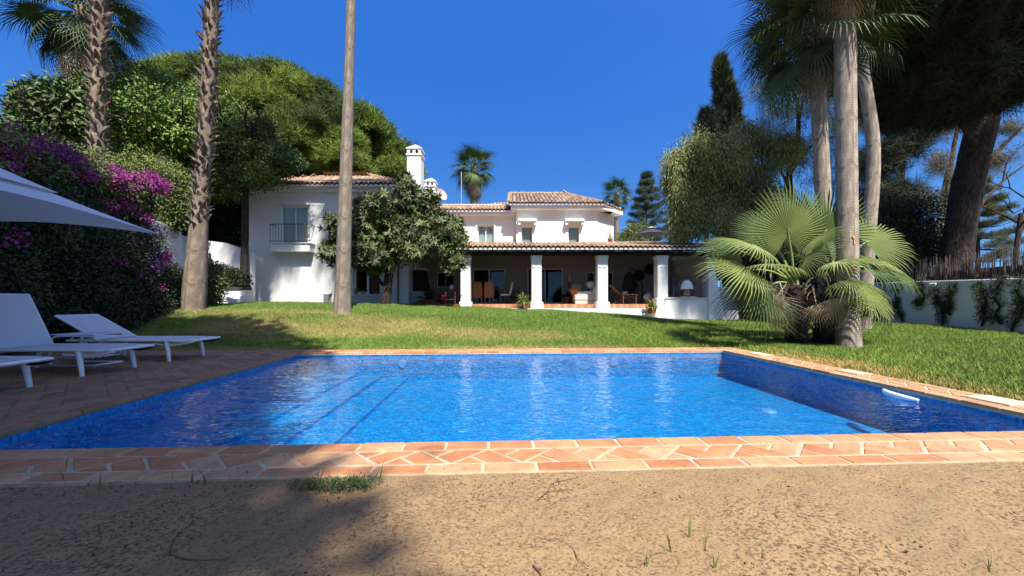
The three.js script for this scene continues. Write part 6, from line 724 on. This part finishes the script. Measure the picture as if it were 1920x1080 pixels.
// ---------- grass, weeds, twigs ----------
{
  const r = rng(501), blades = (n, R, h0, h1, w, seed) => { const q = rng(seed), b = new GB(); for (let i = 0; i < n; i++) { const a = q() * 2 * PI, rad = Math.sqrt(q()) * R, x = Math.cos(a) * rad, z = Math.sin(a) * rad, h = rr(h0, h1, q), t = q() * 2 * PI, lx = rr(-0.6, 0.6, q) * h, lz = rr(-0.6, 0.6, q) * h, wx = Math.cos(t) * w / 2, wz = Math.sin(t) * w / 2; const A = b.v(x - wx, 0, z - wz), B = b.v(x + wx, 0, z + wz), C = b.v(x + lx * 0.35 + wx * 0.7, h * 0.6, z + lz * 0.35 + wz * 0.7), E = b.v(x + lx * 0.35 - wx * 0.7, h * 0.6, z + lz * 0.35 - wz * 0.7), T = b.v(x + lx, h, z + lz); b.q(A, B, C, E).t(E, C, T); } return b.geo(true); };
  const geoms = [blades(16, 0.1, 0.03, 0.075, 0.008, 1), blades(16, 0.1, 0.035, 0.085, 0.009, 2), blades(14, 0.11, 0.03, 0.065, 0.009, 3)], per = [[], [], []];
  const GR = [lin(0.075, 0.165, 0.016), lin(0.115, 0.225, 0.022), lin(0.165, 0.27, 0.032)], DR = [lin(0.5, 0.36, 0.15), lin(0.4, 0.29, 0.1)];
  let n = 0, guard = 0; const q = new THREE.Quaternion(), Y = new V3(0, 1, 0);
  while (n < 132000 && guard++ < 900000) {
    const d = 2.6 + 15.6 * Math.pow(r(), 0.85), x = rr(-1.42, 1.75, r) * d, [u, v] = toPool(x, d); if (u > -DECK && u < PW + CW + 0.03 && v < PL + CW + 0.02) continue; if (v < -0.4) continue; if (u < -DECK - 6) continue;
    if (r() > clamp(9 / d, 0.25, 1)) continue; if (x < -5 && d > 17.25) continue; if (x > -5.2 && x < 9 && d > 17.1) continue; if (x > 14.4 && d > 10) continue;
    const k = dry(x, d), edge = u > PW ? sst(0.0, 0.9, u - PW - CW) : 1; if (r() < k * 0.72 || r() > 0.12 + 0.88 * edge) continue;
    const lush = u > PW - 1.5 && d < 15 ? 1.15 : 1, s = rr(0.75, 1.25, r) * (1 - 0.45 * k) * lush * (0.8 + 0.5 * fbm(x * 1.3, d * 1.3 + 40, 2)), c = GR[Math.floor(r() * 3)].clone().lerp(DR[Math.floor(r() * 2)], clamp(k * 1.3 + rr(-0.1, 0.25, r), 0, 0.95)); if (lush > 1) c.multiply(lin(1.12, 1.05, 0.9)); c.multiplyScalar(0.8 + 0.5 * fbm(x * 0.8 + 9, d * 0.8, 3));
    q.setFromAxisAngle(Y, r() * 2 * PI); per[n++ % 3].push([new THREE.Matrix4().compose(new V3(x, H(x, d) - 0.004, -d), q, new V3(1, s, 1).multiplyScalar(lerp(1, s, 0.3))), c]);
  }
  const root = tag(new THREE.Group(), 'lawn grass, green by the house and palms, dry and yellow in patches', 'grass', null, 'stuff'); root.name = 'lawn_grass'; scene.add(root); const m = mat([1, 1, 1], { roughness: 0.75 });
  per.forEach((l, g) => { const im = shade(new THREE.InstancedMesh(geoms[g], m, l.length)); l.forEach(([M, c], i) => { im.setMatrixAt(i, M); im.setColorAt(i, c); }); im.name = 'blades'; root.add(tag(im, null, null, null, 'stuff')); });
}
{
  const r = rng(601), mW = [leaf([0.13, 0.2, 0.04]), leaf([0.2, 0.24, 0.07]), leaf([0.28, 0.24, 0.1])];
  const sandAt = (px, py) => { const d = F * (EYE + 0.02) / (py - HY); return new V3(XX(px, d), -0.03, -d); };
  const weed = (px, py, hpx, n, mi) => { const p = sandAt(px, py), h = hpx / F * -p.z, b = new GB(); for (let i = 0; i < n; i++) { const a = r() * 2 * PI, lean = rr(0.05, 0.45, r), L = h * rr(0.6, 1.1, r), w = rr(0.0025, 0.0045, r), cx = Math.cos(a), cz = Math.sin(a); let pr = null; for (let k = 0; k <= 4; k++) { const t = k / 4, o = L * lean * t * t, ww = w * (1 - t * 0.95), x = cx * o + (i ? rr(-0.004, 0.004, r) : 0), z = cz * o; const A = b.v(x - cz * ww - ww * 0.6, L * t, z + cx * ww), B = b.v(x + cz * ww + ww * 0.6, L * t, z - cx * ww); if (pr) b.q(pr[0], pr[1], B, A); pr = [A, B]; } } const t = thing('weed', 'single blades of grass growing up through the bare sand', 'weed', p, 'weed blades scattered over the bare sand'); part(t, 'blade', b.geo(true), mW[mi]); };
  for (const a of [[831, 1010, 46, 2, 0], [977, 990, 32, 2, 0], [741, 1078, 44, 2, 0], [703, 1080, 44, 3, 1], [1257, 1038, 60, 4, 0], [1293, 1012, 58, 3, 0], [1322, 1035, 66, 4, 1], [1213, 1062, 56, 3, 1], [712, 902, 42, 2, 0], [1855, 1076, 50, 3, 1], [1610, 1078, 40, 2, 0], [270, 978, 46, 2, 0], [58, 905, 40, 2, 0], [120, 905, 42, 2, 0], [187, 917, 40, 2, 0], [360, 905, 28, 2, 0], [385, 910, 45, 3, 0], [322, 905, 30, 2, 0], [430, 905, 24, 2, 1], [1553, 876, 26, 2, 2], [870, 940, 20, 2, 0], [1385, 905, 18, 2, 0], [1620, 945, 18, 1, 1], [665, 1010, 30, 2, 1], [1430, 1050, 30, 2, 2], [1340, 1068, 46, 2, 0], [255, 905, 22, 2, 0]]) weed(...a);
  { const p = sandAt(628, 915), t = thing('weed_clump', 'creeping green weed with upright blades on the sand at the edge of the coping', 'weed', p); crown(t, [[p.x - 0.05, 0.0, p.z, 0.13, 0.025, 0.05, 60], [p.x + 0.05, 0.0, p.z + 0.01, 0.13, 0.03, 0.06, 70], [p.x + 0.14, 0.0, p.z - 0.03, 0.08, 0.025, 0.05, 40], [p.x - 0.15, 0.0, p.z + 0.02, 0.07, 0.02, 0.04, 24]], [sprig(16, { len: 0.011, wid: 0.006, R: 0.022, up: 0 }, 611)], mLeaf, [[0.04, 0.07, 0.02], [0.07, 0.12, 0.035], [0.11, 0.16, 0.05]], { seed: 612, shell: 0.1 }); part(t, 'blade', merge([strapPlant(9, 0.15, 0.0045, 0.1, 613, 0.9).translate(-0.09, 0, 0), strapPlant(5, 0.11, 0.004, 0.1, 614, 0.9).translate(0.04, 0, 0.01)]), mW[2]); }
  const twig = (label, pts, rad) => { const P = pts.map((l) => l.map(([x, y]) => { const p = sandAt(x, y); p.y = -0.012; return p; })), t = thing('twig', label, 'twig', P[0][0].clone()); P.forEach((l, i) => part(t, i ? 'side_shoot' : 'stem', sweep(curve(l, 14), (k) => lerp(rad, rad * 0.5, k), 6), mat([0.13, 0.08, 0.055], { roughness: 0.9 }), true)); };
  twig('thin forked twig lying on the sunlit sand in front of the coping', [[[1008, 940], [1025, 925], [1038, 908], [1060, 903], [1085, 897]], [[1008, 940], [1028, 925], [1050, 922], [1074, 920]]], 0.0022);
  twig('dark crooked twig on the sunlit sand near the lower edge', [[[1040, 1012], [1058, 1022], [1074, 1032], [1084, 1052], [1104, 1066]], [[1058, 1022], [1074, 1024]]], 0.0026);
  twig('long thin twig on the shaded sand at the left', [[[318, 1042], [330, 1010], [352, 990], [370, 976]], [[318, 1042], [350, 1052], [400, 1054], [432, 1050]]], 0.0025);
  twig('dark twig stub at the bottom edge of the sand', [[[1000, 1064], [1012, 1078], [1018, 1092]], [[1006, 1071], [1016, 1070]]], 0.004);
  twig('short dark twig on the shaded sand beside the edge of the sunlight', [[[435, 1020], [447, 1013], [458, 1009]], [[447, 1013], [452, 1016]]], 0.0025);
  // crumbs of soil and bits of leaf
  const g = new THREE.IcosahedronGeometry(1, 0), im = shade(new THREE.InstancedMesh(g, mat([1, 1, 1], { roughness: 1 }), 9000)), c = [lin(0.12, 0.07, 0.035), lin(0.2, 0.12, 0.055), lin(0.42, 0.28, 0.13), lin(0.05, 0.035, 0.025)], q = new THREE.Quaternion();
  for (let i = 0; i < im.count; i++) { const d = rr(1.0, 2.06, r), x = rr(-1.45, 1.5, r) * d, s = 0.0016 + 0.0045 * Math.pow(r(), 5); q.setFromEuler(new THREE.Euler(r() * 6, r() * 6, r() * 6)); im.setMatrixAt(i, new THREE.Matrix4().compose(new V3(x, toPool(x, d)[1] > -0.6 ? -0.012 : -0.022 + rr(-0.004, 0.004, r), -d), q, new V3(s, s * 0.6, s * rr(0.8, 2, r)))); im.setColorAt(i, c[Math.floor(r() * 4)]); }
  { const lg = [sprig(1, { len: 0.02, wid: 0.009, R: 0.002, up: 0, fold: 0.1 }, 621), sprig(1, { len: 0.028, wid: 0.006, R: 0.002, up: 0, fold: 0.2 }, 622), sprig(1, { len: 0.016, wid: 0.01, R: 0.002, up: 0, fold: 0.3 }, 623)], root = tag(new THREE.Group(), 'dry fallen leaf scraps scattered thinly over the sand', 'leaf litter', null, 'stuff'); root.name = 'leaf_litter'; scene.add(root);
    for (const k of lg) { const li = shade(new THREE.InstancedMesh(k, mat([1, 1, 1], { roughness: 0.9 }), 110)), lc = [lin(0.16, 0.09, 0.05), lin(0.3, 0.19, 0.09), lin(0.09, 0.06, 0.04)]; for (let i = 0; i < li.count; i++) { const d = rr(1.1, 2.2, r), x = rr(-1.4, 1.45, r) * d, s = rr(0.5, 1.2, r); q.setFromEuler(new THREE.Euler(rr(1.2, 1.9, r), r() * 6, rr(-0.3, 0.3, r))); li.setMatrixAt(i, new THREE.Matrix4().compose(new V3(x, toPool(x, d)[1] > -0.5 ? 0.006 : -0.016, -d), q, new V3(s, s, s))); li.setColorAt(i, lc[Math.floor(r() * 3)]); } li.name = 'leaf_scrap'; root.add(tag(li, null, null, null, 'stuff')); } }
  im.name = 'soil_crumbs'; scene.add(tag(im, 'small crumbs of soil and leaf strewn over the bare sand', 'debris', null, 'stuff'));
}
renderer.render(scene, camera);
